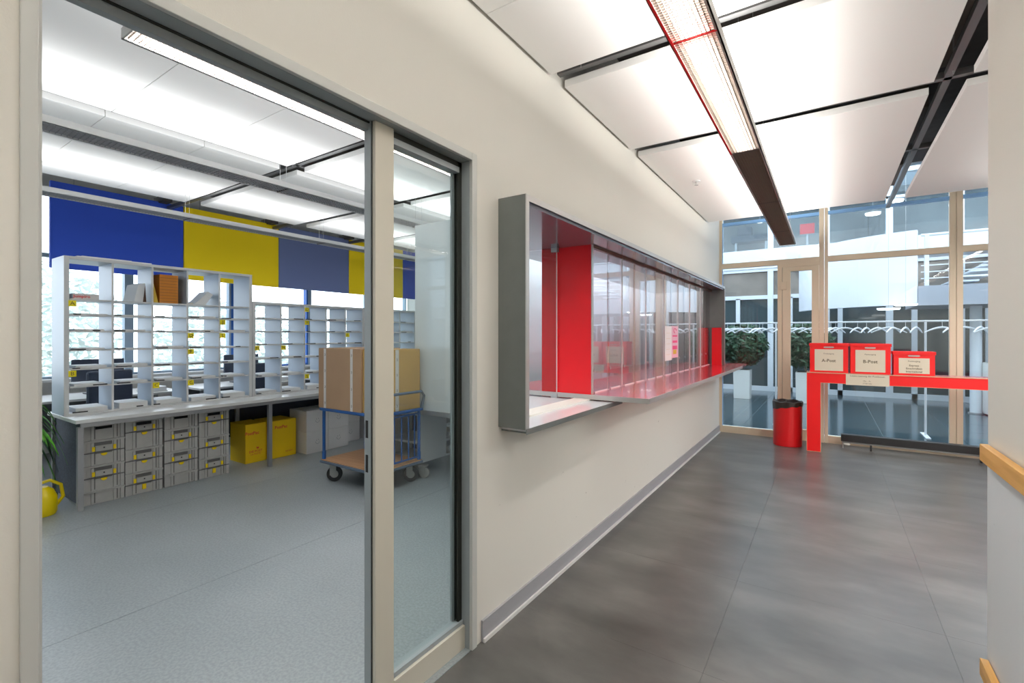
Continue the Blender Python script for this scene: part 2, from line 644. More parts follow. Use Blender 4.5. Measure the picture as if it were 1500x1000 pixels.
# ================================================================== LUMINAIRES
def luminaire(x0, x1, ys_, lit, label, bodym, cell, upw, dnw, color=(1, .975, .94), strip=False):
    """slim hung channel: open top and bottom, real egg-crate louvre below the tubes"""
    z0, z1 = 2.65, 2.695
    y0, y1 = ys_[0], ys_[-1]
    L = y1 - y0
    t = thing('pendant_luminaire', label, 'lamp', (0, 0, 0), 0, 'linear pendant lamps')
    h = MB()
    h.box(x0, y0, z0, x0 + .006, y1, z1).box(x1 - .006, y0, z0, x1, y1, z1)
    h.box(x0 + .006, y0, z0, x1 - .006, y0 + .006, z1).box(x0 + .006, y1 - .006, z0, x1 - .006, y1, z1)
    h.box(x0, y0, z0, x0 + .013, y1, z0 + .003).box(x1 - .013, y0, z0, x1, y1, z0 + .003)
    h.box(x0 + .006, y0 + .006, z1 - .006, x1 - .006, y1 - .006, z1 - .003)
    part('housing', h, bodym, t)
    g = MB()
    nx = int(round((x1 - x0 - .026) / cell))
    cw = (x1 - x0 - .026) / nx
    for i in range(1, nx):
        x = x0 + .013 + i * cw
        g.box(x - .0006, y0 + .01, z0 + .003, x + .0006, y1 - .01, z0 + .0105)
    ny = int(L / cell)
    for j in range(1, ny):
        y = y0 + j * L / ny
        g.box(x0 + .013, y - .0006, z0 + .003, x1 - .013, y + .0006, z0 + .0105)
    part('louvre', g, M['louverpale'] if bodym is M['lampwhite'] else M['louver'], t, kind='stuff')
    for y in ys_[1:-1]:
        part('joint_bar', B(x0 + .006, y - .004, z0 - .001, x1 - .006, y + .004, z1 - .008), M['lampbodydark'] if not strip or y > 3 else M['redcounter'], t)  # nearer joints coloured red to imitate the counter's reflection
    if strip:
        part('red_reflection_strip', B(x0 + .005, y0, z0 - .0015, x0 + .014, 3.43, z0), M['redcounter'], t, label='thin painted red reflection along the louvre')  # solid red strip standing in for the red counter mirrored in the lamp
    for y in ys_:
        y = min(max(y, y0 + .25), y1 - .25)
        for x in (x0 + .05, x1 - .05):
            part('suspension_wire', MB().tube([(x, y, z1 - .003), (x, y, TOPZ)], .0013, 5), M['wire'], t)
    xm = (x0 + x1) / 2
    n_on = sum(lit)
    for i in range(0, n_on, 2):
        a, c = ys_[i] + .03, ys_[min(i + 2, n_on)] - .03
        area('tube_down', xm - .05, a, xm + .05, c, z1 - .012, dnw * (c - a), False, color)
    k = (len(ys_) - 1) // 2 or 1
    for i in range(k):
        a, c = y0 + L * i / k + .03, y0 + L * (i + 1) / k - .03
        area('tube_up', xm - .06, a, xm + .06, c, z1 + .004, upw * (c - a), True, color)
    return t


luminaire(-.547, -.360, [-2.3, -.87, .57, 2.0, 3.43, 4.87, 6.3, 7.28], [1, 1, 1, 1, 0, 0, 0],
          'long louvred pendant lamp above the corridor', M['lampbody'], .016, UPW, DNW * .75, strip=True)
luminaire(1.75, 1.94, [-2.3, -.87, .57, 2.0, 3.43, 4.87, 6.3], [1, 1, 1, 1, 1, 1],
          'unseen pendant lamp added for brightness over the wider hall behind the near wall', M['lampbody'], .09, UPW * 1.2, DNW * 1.3)  # added out of view to raise the corridor's ambient light
luminaire(3.40, 3.59, [-2.3, -.87, .57, 2.0, 3.43, 4.87, 6.3], [1, 1, 1, 1, 1, 1],
          'unseen pendant lamp added for brightness over the far side of the wider hall', M['lampbody'], .09, UPW * 1.2, DNW * 1.3)  # also added out of view, lifting the general light level
luminaire(-2.386, -2.200, [.72, 2.06, 3.40], [1, 1], 'lit louvred pendant lamp just inside the glazed doorway', M['lampbody'], .018, UPW, DNW, (.96, .98, 1))
luminaire(-1.99, -1.83, [3.5, 4.8, 6.1, 7.4], [1, 1, 1], 'pendant lamp added to brighten the booth behind the sliding panes', M['lampbody'], .08, UPW * .8, DNW * .9, (.9, .95, 1))  # extra lamp, added so the booth behind the glass looks brighter
luminaire(-3.86, -3.67, [-.9, .66, 2.22, 3.78, 5.34, 6.9], [0] * 5, 'long white pendant lamp in the middle of the mail room', M['lampwhite'], .026, UPW * .36, 0, (.96, .98, 1))
luminaire(-5.62, -5.43, [-.9, .66, 2.22, 3.78, 5.34, 6.9], [0] * 5, 'long white pendant lamp above the pigeonhole racks', M['lampwhite'], .026, UPW * .36, 0, (.96, .98, 1))

# ================================================================== DOORWAY TO THE MAIL ROOM
d = struct('door_1', 'glazed doorway into the mail room with pale grey frame')
c = MB()
c.box(WX - .01, DY0, 0, WX + .008, DY0 + .028, DZ).box(WX - .01, DY1 - .036, 0, WX + .008, DY1, DZ)
c.box(WX - .01, DY0 + .028, 2.255, WX + .008, DY1 - .036, DZ)
part('casing', c, M['frame'], d, bevel=.002)
part('jamb', B(WX - .12, DY0, 0, WX - .01, DY0 + .036, 2.29), M['frame'], d)
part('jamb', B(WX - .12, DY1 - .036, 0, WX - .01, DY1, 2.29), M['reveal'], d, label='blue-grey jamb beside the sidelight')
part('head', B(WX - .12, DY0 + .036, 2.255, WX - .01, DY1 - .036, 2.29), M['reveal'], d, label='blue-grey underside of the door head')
part('stop_bead', B(WX - .10, DY0 + .036, 2.225, WX - .075, 1.192, 2.255), M['reveal'], d)
part('gasket', B(WX - .073, DY0 + .036, 2.249, WX - .068, DY1 - .036, 2.2552), M['rubber'], d)
mu = part('mullion', B(-1.468, 1.192, 0, -1.41, 1.283, 2.255), M['framecream'], d, bevel=.002, label='cream upright beside the fixed sidelight')
part('edge_strip', B(-1.468, 1.1885, 0, -1.432, 1.192, 2.255), M['reveal'], mu)
part('seal', B(-1.431, 1.1895, 0, -1.426, 1.192, 2.255), M['rubber'], mu)
for z in (1.095, .965):
    part('latch_slot', B(-1.460, 1.1873, z - .033, -1.447, 1.1887, z + .033), M['hole'], mu)
s = MB()
s.box(-1.475, 1.283, .0, -1.405, DY1 - .036, .105)
part('bottom_rail', s, M['framecream'], d, bevel=.002)
part('glazing_bead', B(-1.462, 1.283, .105, -1.418, DY1 - .036, .125).box(-1.462, DY1 - .075, .125, -1.450, DY1 - .062, 2.225)
     .box(-1.462, 1.283, 2.200, -1.418, DY1 - .062, 2.225), M['reveal'], d)
part('gasket', B(-1.449, DY1 - .062, .105, -1.425, DY1 - .037, 2.25).box(-1.449, 1.283, 2.226, -1.425, DY1 - .037, 2.252), M['rubber'], d)
part('pane', B(-1.444, 1.284, .125, -1.436, DY1 - .062, 2.225), M['glassgreen'], d)

# ================================================================== SERVICE WINDOW
sw = struct('window_1', 'projecting metal-framed service window with red counter and sliding glass panes')
FX = -1.207
part('frame_side', B(WX - .12, BY0, BZ0 - .005, FX - .004, BY0 + .028, BZ1), M['boxgrey'], sw, label='dark grey near side of the frame')
part('frame_side', B(WX - .12, BY1 - .028, 1.042, FX - .004, BY1, BZ1 - .030), M['boxgrey'], sw)
part('frame_top', B(WX - .12, BY0 + .028, BZ1 - .028, FX - .004, BY1, BZ1), M['boxgrey'], sw)
part('edge_trim', B(FX - .004, BY0, BZ0 - .005, FX, BY0 + .030, BZ1).box(FX - .004, BY0 + .030, BZ1 - .030, FX, BY1, BZ1)
     .box(FX - .004, BY1 - .03, 1.042, FX, BY1, BZ1 - .03), M['boxface'], sw, label='pale brushed metal front edge')
part('soffit', MB().prism([(FX - .012, BY0 + .03), (FX - .012, BY1 - .03), (-2.2, BY1 - .03), (-2.05, 3.07), (-1.55, BY0 + .03)], BZ1 - .048, BZ1 - .0285, 'z'), M['soffit'], sw)
part('sill', MB().prism([(FX, BY0 + .028), (FX, 3.022), (-2.05, 3.022), (-1.55, BY0 + .028)], BZ0 - .02, BZ0, 'z'), M['whitelam'], sw, label='white glossy sill in front of the red panel')
part('sill_edge', B(FX, BY0, BZ0 - .028, FX + .003, 3.20, BZ0 - .0005).box(WX, BY0 + .028, BZ0 - .028, FX, 3.20, BZ0 - .0202), M['boxgrey'], sw)
ct = part('counter_top', MB().prism([(-2.2, 3.03), (-.965, 3.03), (-.965, 7.0), (-.99, 7.60), (WX + .002, 7.60), (WX + .002, 7.19), (-2.2, 7.19)], 1.012, 1.040, 'z'),
          M['redtop'], sw, label='glossy red counter with a metal edge')
part('counter_edge', B(-2.2, 3.024, 1.008, -.961, 3.03, 1.0405).box(-.965, 3.03, 1.008, -.959, 7.0, 1.0405), M['boxface'], ct)
part('side_panel', B(-1.77, 3.05, 1.0, WX - .004, 3.075, BZ1 - .048), M['red'], sw, label='tall red panel closing the niche')
part('panel_edge', B(WX - .004, 3.048, 1.04, WX + .001, 3.077, BZ1 - .048), M['boxface'], sw)
gp = part('fixed_pane', B(-2.05, 3.026, 1.003, -1.636, 3.036, 2.078), M['glassgreen'], sw)
part('glass_edge', B(-1.6365, 3.026, 1.003, -1.633, 3.036, 2.078), M['lampwhite'], gp)
for z in (1.0, 2.052):
    part('glass_clamp', B(-1.675, 3.018, z, -1.625, 3.046, z + .03), M['aluminium'], gp)
part('end_block', B(WX + .004, 7.10, 1.04, -1.245, 7.157, 1.556), M['red'], sw, label='short red panel at the far end')
part('track', B(WX - .035, 3.08, BZ1 - .062, WX - .005, BY1 - .03, BZ1 - .048), M['brown'], sw)
edges = [3.085, 3.40, 3.68, 3.98, 4.28, 4.57, 4.845, 5.12, 5.39, 5.66, 5.93, 6.22, 6.51, 6.80, 7.10]
for i in range(14):
    x = WX - .018 - .008 * (i % 2)
    p = part('sliding_pane', B(x - .003, edges[i] + .001, 1.046, x + .003, edges[i + 1] + .010, BZ1 - .063), M['glasspane'], sw)
    part('glass_edge', B(x - .0035, edges[i] - .002, 1.046, x + .0035, edges[i] + .002, BZ1 - .063), M['lampwhite'], p)
    part('finger_pull', MB().lathe([(.011, -.005), (.011, .005)], (x, edges[i] + .045, 1.20), 14, 'x'), M['aluminium'], p)
    part('shoe', B(x - .005, edges[i] + .05, 1.040, x + .006, edges[i + 1] - .04, 1.050), M['whitelam'], p)
po = thing('notice', 'small white and pink notice fixed to the sliding glass panes', 'notice', (WX + .004, 4.85, 1.19))
part('sheet', B(-.012, 0, .0, -.011, .24, .355), M['paper'], po)
pk = part('sheet', B(-.012, .24, .02, -.011, .50, .36), M['pink'], po, label='pink half of the notice')
for z0, z1 in ((.245, .262), (.18, .205), (.11, .15)):
    part('printed_bar', B(-.011, .28, z0, -.0105, .46, z1), M['magenta'], pk)
part('emblem', MB().tube([(-.0108, .37 + .05 * math.cos(a), .31 + .025 * math.sin(a)) for a in [k * .6 for k in range(9)]], .004, 5), M['magenta'], pk)
part('coloured_patch', B(-.011, .30, .06, -.0105, .43, .105), M['gold'], pk)
for k in range(5):
    part('printed_line', B(-.011, .05, .06 + k * .055, -.0106, .19, .064 + k * .055), M['label'], po)
# booth partition behind the sliding panes
struct('wall_booth', 'pale grey partition behind the service counter', B(-2.50, 3.14, 0, -2.42, GY, 2.9), mat('booth_paint', (.70, .76, .84), .35))

# ================================================================== GLAZED END WALL
gw = struct('window_2', 'floor-to-ceiling glazed end wall with beige metal frames')
Y0, Y1 = GY, GY + .06


def post(x0, x1, z0=0, z1=TOPZ, nm='post'):
    return part(nm, B(x0, Y0, z0, x1, Y1, z1), M['beige'], gw, bevel=.002)


post(-1.37, -1.329)
post(-.603, -.546, 0, 2.444)
for a, c in ((-.108, -.052), (-.048, -.008), (1.209, 1.268), (1.272, 1.33), (2.53, 2.589), (2.593, 2.65), (3.85, 3.909), (3.913, 3.97)):
    post(a, c)
for a, c in ((-1.329, -.108), (-.008, 1.209), (1.33, 2.53), (2.65, 3.85), (3.97, 4.5)):
    part('transom', B(a, Y0 + .002, 2.444, c, Y1, 2.520), M['beige'], gw, bevel=.002)
    part('head_bar', B(a, Y0 + .004, 3.085, c, Y1, 3.125), M['skyreflect'], gw, label='thin bar near the ceiling, coloured light blue as a sky reflection')
    part('pane', B(a + .004, Y0 + .026, 2.52, c - .004, Y0 + .034, 3.085), M['glasswall'], gw)
    part('pane', B(a + .004, Y0 + .026, 3.125, c - .004, Y0 + .034, TOPZ), M['glasswall'], gw)
    if a > -.1:
        part('bottom_rail', B(a, Y0 + .002, 0, c, Y1, .10), M['beige'], gw, bevel=.002)
        part('pane', B(a + .004, Y0 + .026, .10, c - .004, Y0 + .034, 2.444), M['glasswall'], gw)
part('bottom_rail', B(-1.329, Y0 + .002, 0, -.603, Y1, .10), M['beige'], gw, bevel=.002)
part('pane', B(-1.325, Y0 + .026, .10, -.603, Y0 + .034, 2.444), M['glasswall'], gw)
part('bead', B(-1.329, Y0 + .004, .10, -1.319, Y0 + .012, 2.444).box(-1.329, Y0 + .004, 2.52, -1.319, Y0 + .012, 3.085), M['skyreflect'], gw)  # blue colour stands for sky mirrored in the frame edge
part('outer_sill', B(-1.6, GY + .07, 0, 4.5, GY + .22, .075), M['whiteframe'], gw)
dr = struct('door_2', 'narrow beige-framed glass door in the end wall')
q = MB()
q.box(-.542, Y0 - .004, .02, -.444, Y1, 2.402).box(-.194, Y0 - .004, .02, -.110, Y1, 2.402)
q.box(-.444, Y0 - .004, .02, -.194, Y1, .15).box(-.444, Y0 - .004, 2.345, -.194, Y1, 2.402)
part('leaf_frame', q, M['beige'], dr, bevel=.002)
part('pane', B(-.444, Y0 + .024, .15, -.194, Y0 + .032, 2.345), M['glasswall'], dr)
part('leaf_gap', B(-.546, Y0 + .01, .0, -.542, Y1, 2.43), M['rubber'], dr)
part('head', B(-.546, Y0, 2.405, -.108, Y1, 2.4435), M['beige'], dr)
part('threshold', B(-.542, Y0, 0, -.11, Y1, .018), M['beige'], dr)
part('hinge', B(-.565, Y0 - .022, 2.09, -.49, Y0 - .004, 2.20), M['beige'], dr, bevel=.003)
part('hinge', B(-.565, Y0 - .022, .25, -.49, Y0 - .004, .36), M['beige'], dr, bevel=.003)

# ================================================================== RED COUNTER, MAIL BOXES, BIN, CONVECTOR
CY = 7.02
rc = thing('mail_counter', 'bright red waist-high counter standing in front of the glazed end wall', 'counter', (-.228, CY, 0))
LX = 1.95


def panel_with_edges(x0, z0, x1, z1):
    return B(x0, 0, z0, x1, .26, z1)


part('leg', B(0, .002, .006, .143, .26, .865), M['redcounter'], rc)
part('front_board', B(0, .002, .865, LX, .26, .982), M['redcounter'], rc)
part('leg', B(LX - .143, .002, .006, LX, .26, .865), M['redcounter'], rc)
part('top_board', B(-.006, -.006, .982, LX + .006, .266, .990), M['chipedge'], rc)
part('top_laminate', B(0, 0, .990, LX, .26, .992), mat('pinkish_top', (.60, .20, .20), .2), rc)
e = MB()
e.box(-.004, 0, .0, .0, .262, .982).box(.143, 0, 0, .147, .262, .861).box(-.004, 0, 0, .147, .262, .006)
e.box(.147, 0, .861, LX - .147, .262, .865)
part('raw_edge', e, M['chipedge'], rc, label='thin unpainted board edge')


def mailbox(x0, w, h, lines, label, d=.22):
    t = thing('mail_bin', label, 'box', (x0, CY + .012, .992), 0, 'red mail bins on the counter')
    q = MB()
    th = .006
    q.box(.006, .006, 0, w - .006, d - .006, .008)
    q.box(.006, .006, .008, w - .006, .006 + th, h - .035).box(.006, d - .012, .008, w - .006, d - .006, h - .035)
    q.box(.006, .012, .008, .012, d - .012, h - .035).box(w - .012, .012, .008, w - .006, d - .012, h - .035)
    part('body', q, M['redcounter'], t, bevel=.0015)
    r = MB()
    r.box(-.002, -.002, h - .035, w + .002, .008, h).box(-.002, d - .008, h - .035, w + .002, d + .002, h)
    r.box(-.002, .008, h - .035, .008, d - .008, h).box(w - .008, .008, h - .035, w + .002, d - .008, h)
    part('rim', r, M['redcounter'], t, bevel=.002)
    part('handle_slot', MB().prism([(w / 2 - .045, h - .058), (w / 2 + .045, h - .058), (w / 2 + .055, h - .049),
                                    (w / 2 + .045, h - .040), (w / 2 - .045, h - .040), (w / 2 - .055, h - .049)], .002, .0065, 'y'),
         mat('slot_light', (.55, .40, .40), .6), t)
    lb = part('paper_label', B(w * .14, .0035, .022, w * .86, .0058, h - .075), M['label'], t)
    hh = h - .075 - .022
    n = len(lines)
    text('Postausgang', .022, M['ink'], lb, (w / 2, .0028, .022 + hh * .80), 'y')
    if n == 1:
        text(lines[0], .052, M['ink'], lb, (w / 2, .0028, .022 + hh * .47), 'y', bold=.0008)
    else:
        for i, l in enumerate(lines):
            text(l, .028, M['ink'], lb, (w / 2, .0028, .022 + hh * (.52 - .20 * i)), 'y', bold=.0003)
    part('envelopes', MB().box(.03, .03, .008, w - .03, d - .03, h * .45), M['paper'], t)
    return t


mailbox(-.203, .405, .36, ['A-Post'], 'red mail bin labelled A-Post, beside the end of the counter')
mailbox(.211, .395, .358, ['B-Post'], 'red mail bin labelled B-Post, standing between the two others')
mailbox(.620, .375, .272, ['Express', 'Einschreiben', 'International'], 'lowest red mail bin, its label listing three kinds of mail')
sg = thing('counter_sign', 'cream paper sign with collection times on the red counter edge', 'sign', (.172, CY, .865))
sh = part('sheet', B(0, -.004, -.012, .415, -.0005, .125), M['label'], sg)
text('Letzte Leerung der Postboxen', .027, M['ink'], sh, (.2075, -.0048, .098), 'y')
text('Mo. - Fr.', .022, M['ink'], sh, (.2075, -.0048, .040), 'y')
text('17.00 Uhr', .022, M['ink'], sh, (.2075, -.0048, .012), 'y')

bn = thing('waste_bin', 'round red waste bin with black liner beside the red counter', 'bin', (-.455, 7.265, 0))
part('body', MB().lathe([(.160, 0), (.168, .004), (.170, .56), (.166, .562), (.163, .02)], n=40), M['bin'], bn, True)
lin = MB()
N = 48
prof = []
for j in range(N):
    a = 2 * math.pi * j / N
    lo = .49 + .035 * math.cos(a + .6) + .006 * math.sin(9 * a)
    prof.append((a, lo))
for k, (rr, zz) in enumerate(((.174, None), (.176, .53), (.177, .578), (.168, .585), (.155, .56), (.15, .35))):
    for a, lo in prof:
        r2 = rr + .003 * math.sin(13 * a + k)
        lin.v.append((r2 * math.cos(a), r2 * math.sin(a), lo if zz is None else zz + .005 * math.sin(7 * a)))
for k in range(5):
    for j in range(N):
        lin.f.append((k * N + j, k * N + (j + 1) % N, (k + 1) * N + (j + 1) % N, (k + 1) * N + j))
part('liner', lin, M['binbag'], bn, True)

cv = thing('convector', 'low black convector bar running along the floor at the glazed wall', 'radiator', (.13, 7.40, 0))
part('cover', B(0, 0, .095, 3.9, .09, .185), M['black'], cv, bevel=.004)
for x in (.30, 1.3, 2.3, 3.3):
    part('foot', B(x, .03, 0, x + .02, .06, .095), M['black'], cv)
part('pipe', MB().tube([(.02, .045, .0), (.02, .045, .095)], .010, 10), M['aluminium'], cv, True)
part('valve', MB().lathe([(.012, 0), (.019, .01), (.020, .055), (.012, .065)], (.03, .03, .06), 16, 'x'), M['pot'], cv, True)
part('inner_fins', B(.02, .01, .075, 3.88, .08, .095), M['rail'], cv)

# ================================================================== PIGEONHOLE RACKS ON THE LONG TABLE
TZ = .755
tb = thing('sorting_table', 'long grey-white table with square steel legs under the pigeonhole racks', 'table', (-5.1, 1.24, 0))
TL = 5.0
part('table_top', B(-.80, 0, TZ - .03, 0, TL, TZ), M['table'], tb, bevel=.002)
part('apron', B(-.035, .035, TZ - .065, -.015, TL, TZ - .03), M['steel'], tb)
for y in (.03, 1.63, 3.25, TL - .05):
    part('leg', B(-.07, y - .01, 0, -.03, y + .03, TZ - .065), M['steel'], tb, bevel=.002)
    part('leg', B(-.78, y - .01, 0, -.74, y + .03, TZ - .03), M['steel'], tb, bevel=.002)
part('back_panel', B(-.79, .1, .25, -.785, TL - .1, TZ - .03), M['darkcloth'], tb, label='dark modesty panel at the back')
part('end_panel', B(-.74, .04, .04, -.075, .046, TZ - .03), mat('dark_mesh', (.045, .055, .08), .6, var=.4, vscale=60), tb, label='dark end panel')

RX = -5.45


def rack(y0, y1, cols, tops, shelves, label, letters, top_z, rank, side_mat=None):
    """open-backed pigeonhole unit standing on the table"""
    dd = .345
    t = thing('pigeonhole_rack', label, 'rack', (RX, y0, TZ), 0, 'pigeonhole racks')
    z = lambda a: a - TZ
    yy = lambda a: a - y0
    part('side_board', B(-dd, 0, 0, 0, .034, z(top_z)), M['rackside'], t)
    part('side_board', B(-dd, yy(y1) - .03, 0, 0, yy(y1), z(top_z)), M['rackside'], t)
    fr = MB()
    fr.box(0, 0, 0, .012, .034, z(top_z)).box(0, yy(y1) - .03, 0, .012, yy(y1), z(top_z))
    fr.box(0, .034, z(top_z) - .026, .012, yy(y1) - .03, z(top_z))
    part('front_frame', fr, M['rack'], t, bevel=.002)
    part('top_board', B(-dd, .034, z(top_z) - .026, 0, yy(y1) - .03, z(top_z)), M['rack'], t)
    part('bottom_board', B(-dd, .034, 0, .004, yy(y1) - .03, .018), M['rack'], t)
    for c_ in cols[1:-1]:
        part('divider', B(-dd, yy(c_) - .006, .018, -.002, yy(c_) + .006, z(top_z) - .026), M['rackside'], t)
        part('divider_edge', B(-.002, yy(c_) - .008, .018, .004, yy(c_) + .008, z(top_z) - .026), M['rack'], t)
    for s_ in shelves:
        for a, c_ in zip(cols[:-1], cols[1:]):
            sf = part('shelf', B(-dd, yy(a) + .006, z(s_) - .006, -.003, yy(c_) - .006, z(s_)), M['rack'], t)
            part('shelf_lip', B(-.003, yy(a) + .006, z(s_) - .009, .003, yy(c_) - .006, z(s_) + .004), M['rack'], sf)
    rows = [top_z - .026] + list(shelves)
    for L, ci, ri in letters:
        zc = z(rows[ri - 1]) - .038
        yc = yy(cols[ci - 1]) + (.028 if ci > 1 else .02)
        g = part('letter_tag', B(.004, yc - .026, zc - .026, .0135, yc + .026, zc + .026), M['yellowtag'], t, label='yellow tag with the letter ' + L)
        text(L, .046, M['ink'], g, (.014, yc, zc), 'x')
    # pigeonhole contents: every stack is a thing of its own
    floors = list(shelves) + [TZ + .018]
    return t, floors


black_card = M['black']


def mail_stack(yc, zf, n, wd, label, group, cardpos, cardlen, h, tilt=0.):
    t = thing('mail_stack', label, 'papers', (RX, yc, zf + .0005), 0, group)
    q = MB()
    zz = 0
    for i in range(n):
        th = h / n * rnd.uniform(.75, 1.25)
        a = rnd.uniform(-.03, .03)
        m_ = Matrix.Rotation(a, 4, 'Z')
        dx = rnd.uniform(-.004, .003)
        q.box(-.30 + dx, -wd / 2, zz, -.008 + dx, wd / 2, zz + th * .96, m_)
        zz += th
    part('paper_pile', q, M['paper'], t)
    if cardlen:
        part('black_label_holder', B(-.012, -.13 + cardpos, 0, -.001 + .004, -.13 + cardpos + cardlen, .010), black_card, t)
    return t


cols1 = [1.247, 1.582, 1.888, 2.19, 2.497, 2.839]
cols1c = [1.281, 1.582, 1.888, 2.19, 2.497, 2.809]
sh1 = [1.765, 1.629, 1.486, 1.321, 1.156, 1.003]
t1, fl1 = rack(1.247, 2.839, cols1c, None, sh1, 'tallest pigeonhole rack, nearest the doorway, beside the green plant',
               [('A', 1, 2), ('B', 1, 6), ('C', 3, 7), ('D', 4, 4), ('F', 4, 5), ('G', 4, 7), ('J', 5, 3), ('L', 5, 4)], 2.135, 1)
cols2 = [2.876, 3.186, 3.492, 3.80, 4.096, 4.372]
sh2 = [1.646, 1.493, 1.341, 1.179, .975]
t2, fl2 = rack(2.842, 4.402, cols2, None, sh2, 'lower pigeonhole rack directly behind the cardboard boxes on the trolley',
               [('O', 3, 1), ('R', 3, 2), ('T', 5, 3), ('M', 1, 4), ('N', 2, 4), ('S', 3, 6)], 1.835, 2)
cols3 = [4.439, 4.76, 5.075, 5.39, 5.70, 5.99]
t3, fl3 = rack(4.405, 6.02, cols3, None, sh2, 'lower pigeonhole rack seen through the fixed glass sidelight', [], 1.835, 3)
names = {1: 'the tallest pigeonhole rack', 2: 'the lower rack behind the boxes', 3: 'the rack behind the sidelight'}
for rk, cc, ff, skip in ((1, cols1c, fl1, {(c_, 1) for c_ in range(1, 6)}), (2, cols2, fl2, {(c_, r_) for c_ in (4, 5) for r_ in (4, 5, 6)}), (3, cols3, fl3, {(c_, r_) for c_ in (1, 4, 5) for r_ in range(1, 7)} | {(c_, r_) for c_ in (2, 3) for r_ in (4, 5, 6)})):
    for ci in range(1, 6):
        for ri, zf in enumerate(ff, 1):
            if (ci, ri) in skip:
                continue
            yc = (cc[ci - 1] + cc[ci]) / 2
            top_room = (ff[ri - 2] if ri > 1 else 2.1) - zf
            last = ri == len(ff)
            h = rnd.choice([.006, .009, .012, .018, .024]) if not last else rnd.choice([.035, .045])
            if ri == len(ff) - 1:
                h = max(h, .022)
            mail_stack(yc + rnd.uniform(-.01, .01), zf, max(2, int(h / .007)), rnd.uniform(.20, .235),
                       'white paper pile, %s column, %s row down, in %s' % (ORD[ci], ORD[ri], names[rk]),
                       'paper piles in the pigeonholes', rnd.choice([0, 0, 0, .15]), rnd.choice([.05, .08, .10, .12]), h)

# things in the tall top row of the first rack
t = thing('carton', 'flat white box lid with red script lettering in the rack corner', 'box', (RX - .02, 1.40, 1.7655))
cb = part('lid', B(-.26, -.09, 0, 0, .09, .052), M['wbox'], t, bevel=.002)
text('Jumpiro', .036, M['redink'], cb, (.001, -.028, .027), 'x', bold=.0006)
t = thing('envelope', 'white envelope leaning in the second compartment of the top row', 'envelope', (RX - .08, 1.80, 1.7655), .25)
part('envelope_front', MB().prism([(-.05, 0), (.03, .0), (.052, .19), (-.01, .17)], -.14, .02, 'x'), M['paper'], t)
part('flap', MB().prism([(.031, 0), (.066, 0), (.054, .188)], -.13, .015, 'x'), M['brown'], t)
t = thing('magazine_file', 'orange brown magazine file filling the third top compartment', 'file', (RX - .02, 2.03, 1.7655))
part('folders', B(-.30, -.075, 0, 0, .085, .285), M['orange'], t)
for k in range(9):
    part('folder_edge', B(0, -.073, .02 + k * .029, .0025, .083, .022 + k * .029), M['brown'], t)
part('divider_card', MB().prism([(-.128, 0), (-.085, 0), (-.128, .21)], -.28, 0, 'x'), M['gold'], t)
part('back_card', B(-.33, -.13, 0, -.32, .14, .31), M['brown'], t)
t = thing('paper_roll', 'white paper bundle leaning in the fourth top compartment', 'papers', (RX - .06, 2.36, 1.7655))
part('bundle', MB().prism([(-.10, 0), (.02, 0), (.10, .12), (.05, .15), (-.03, .06)], -.2, 0, 'x'), M['paper'], t)
part('base_card', B(-.2, -.14, -.0, .02, -.101, .02), M['label'], t)
t = thing('papers_on_rack', 'thin white sheets lying on top of the tallest pigeonhole rack', 'papers', (RX, 1.34, 2.1355))
part('sheet', B(-.30, 0, 0, -.02, .55, .012), M['paper'], t)
part('sheet', B(-.28, .04, .012, -.05, .40, .020), M['paper'], t)

# ---- crates under the table
BASES = ['plain', 'half', 'body', 'top']


def crate(y0, z0, kind, h, label, w=.285, dpt=.38, x=-5.235):
    t = thing('storage_crate', label, 'crate', (x, y0, z0), 0, 'grey stacking crates under the table')
    q = MB()
    # shell with recessed field, open inside
    q.box(-dpt, .006, 0, -.010, w - .006, h - .004)
    part('shell', q, M['crate'], t)
    for yy_ in (0, w - .028):
        part('corner_post', B(-.02, yy_, 0, 0, yy_ + .028, h - .004), M['crate'], t, bevel=.002)
    for yy_ in (.055, w - .075):
        part('rib', B(-.010, yy_, 0, -.001, yy_ + .020, h - .02), M['crate'], t)
        rr_ = part('rib_recess', B(-.010, yy_ + .0215, .01, -.008, yy_ + .030, h - .02), M['cratedark'], t)
    part('rim', B(-.030, -.004, h - .016, .006, w + .004, h - .001), M['crate'], t, bevel=.001)
    part('rim', B(-dpt, w - .002, h - .016, -.030, w + .003, h - .001), M['crate'], t)
    if kind in ('full', 'band', 'fullslot'):
        # upper band with latches, lower body with half-round tab
        zb = h - .105
        part('rim', B(-.012, 0, zb - .004, .003, w, zb + .006), M['cratedark'], t)
        part('grip_recess', B(-.010, .085, h - .048, -.0075, w - .085, h - .020), M['cratedark'] if kind != 'fullslot' else M['hole'], t)
        part('band', B(-.010, .085, zb + .010, .001, w - .085, h - .052), M['crate'], t)
        part('keyhole', MB().lathe([(.006, 0), (.006, .002)], (.001, w / 2, zb + .036), 10, 'x'), M['hole'], t)
        for yy_ in (.060, w - .080):
            part('latch', B(-.001, yy_, zb + .012, .006, yy_ + .020, zb + .052), M['crateyellow'], t, bevel=.0015, label='yellow latch')
        part('tab', MB().prism([(w / 2 + .022 * math.cos(a), zb - .012 - .022 * math.sin(a)) for a in [math.pi * k / 8 for k in range(9)]], -.008, .002, 'x'),
             M['crateyellow'], t, label='yellow half-round tab') if kind != 'band' else \
            part('tab', B(-.010, w / 2 - .014, zb - .058, .001, w / 2 + .014, zb - .012), M['crateyellow'], t, label='yellow label')
        part('recess_line', B(-.010, .085, zb - .012, -.008, w - .085, zb - .004), M['cratedark'], t)
    elif kind == 'top':
        part('grip_recess', B(-.010, .085, h - .048, -.0075, w - .085, h - .024), M['hole'], t)
    return t


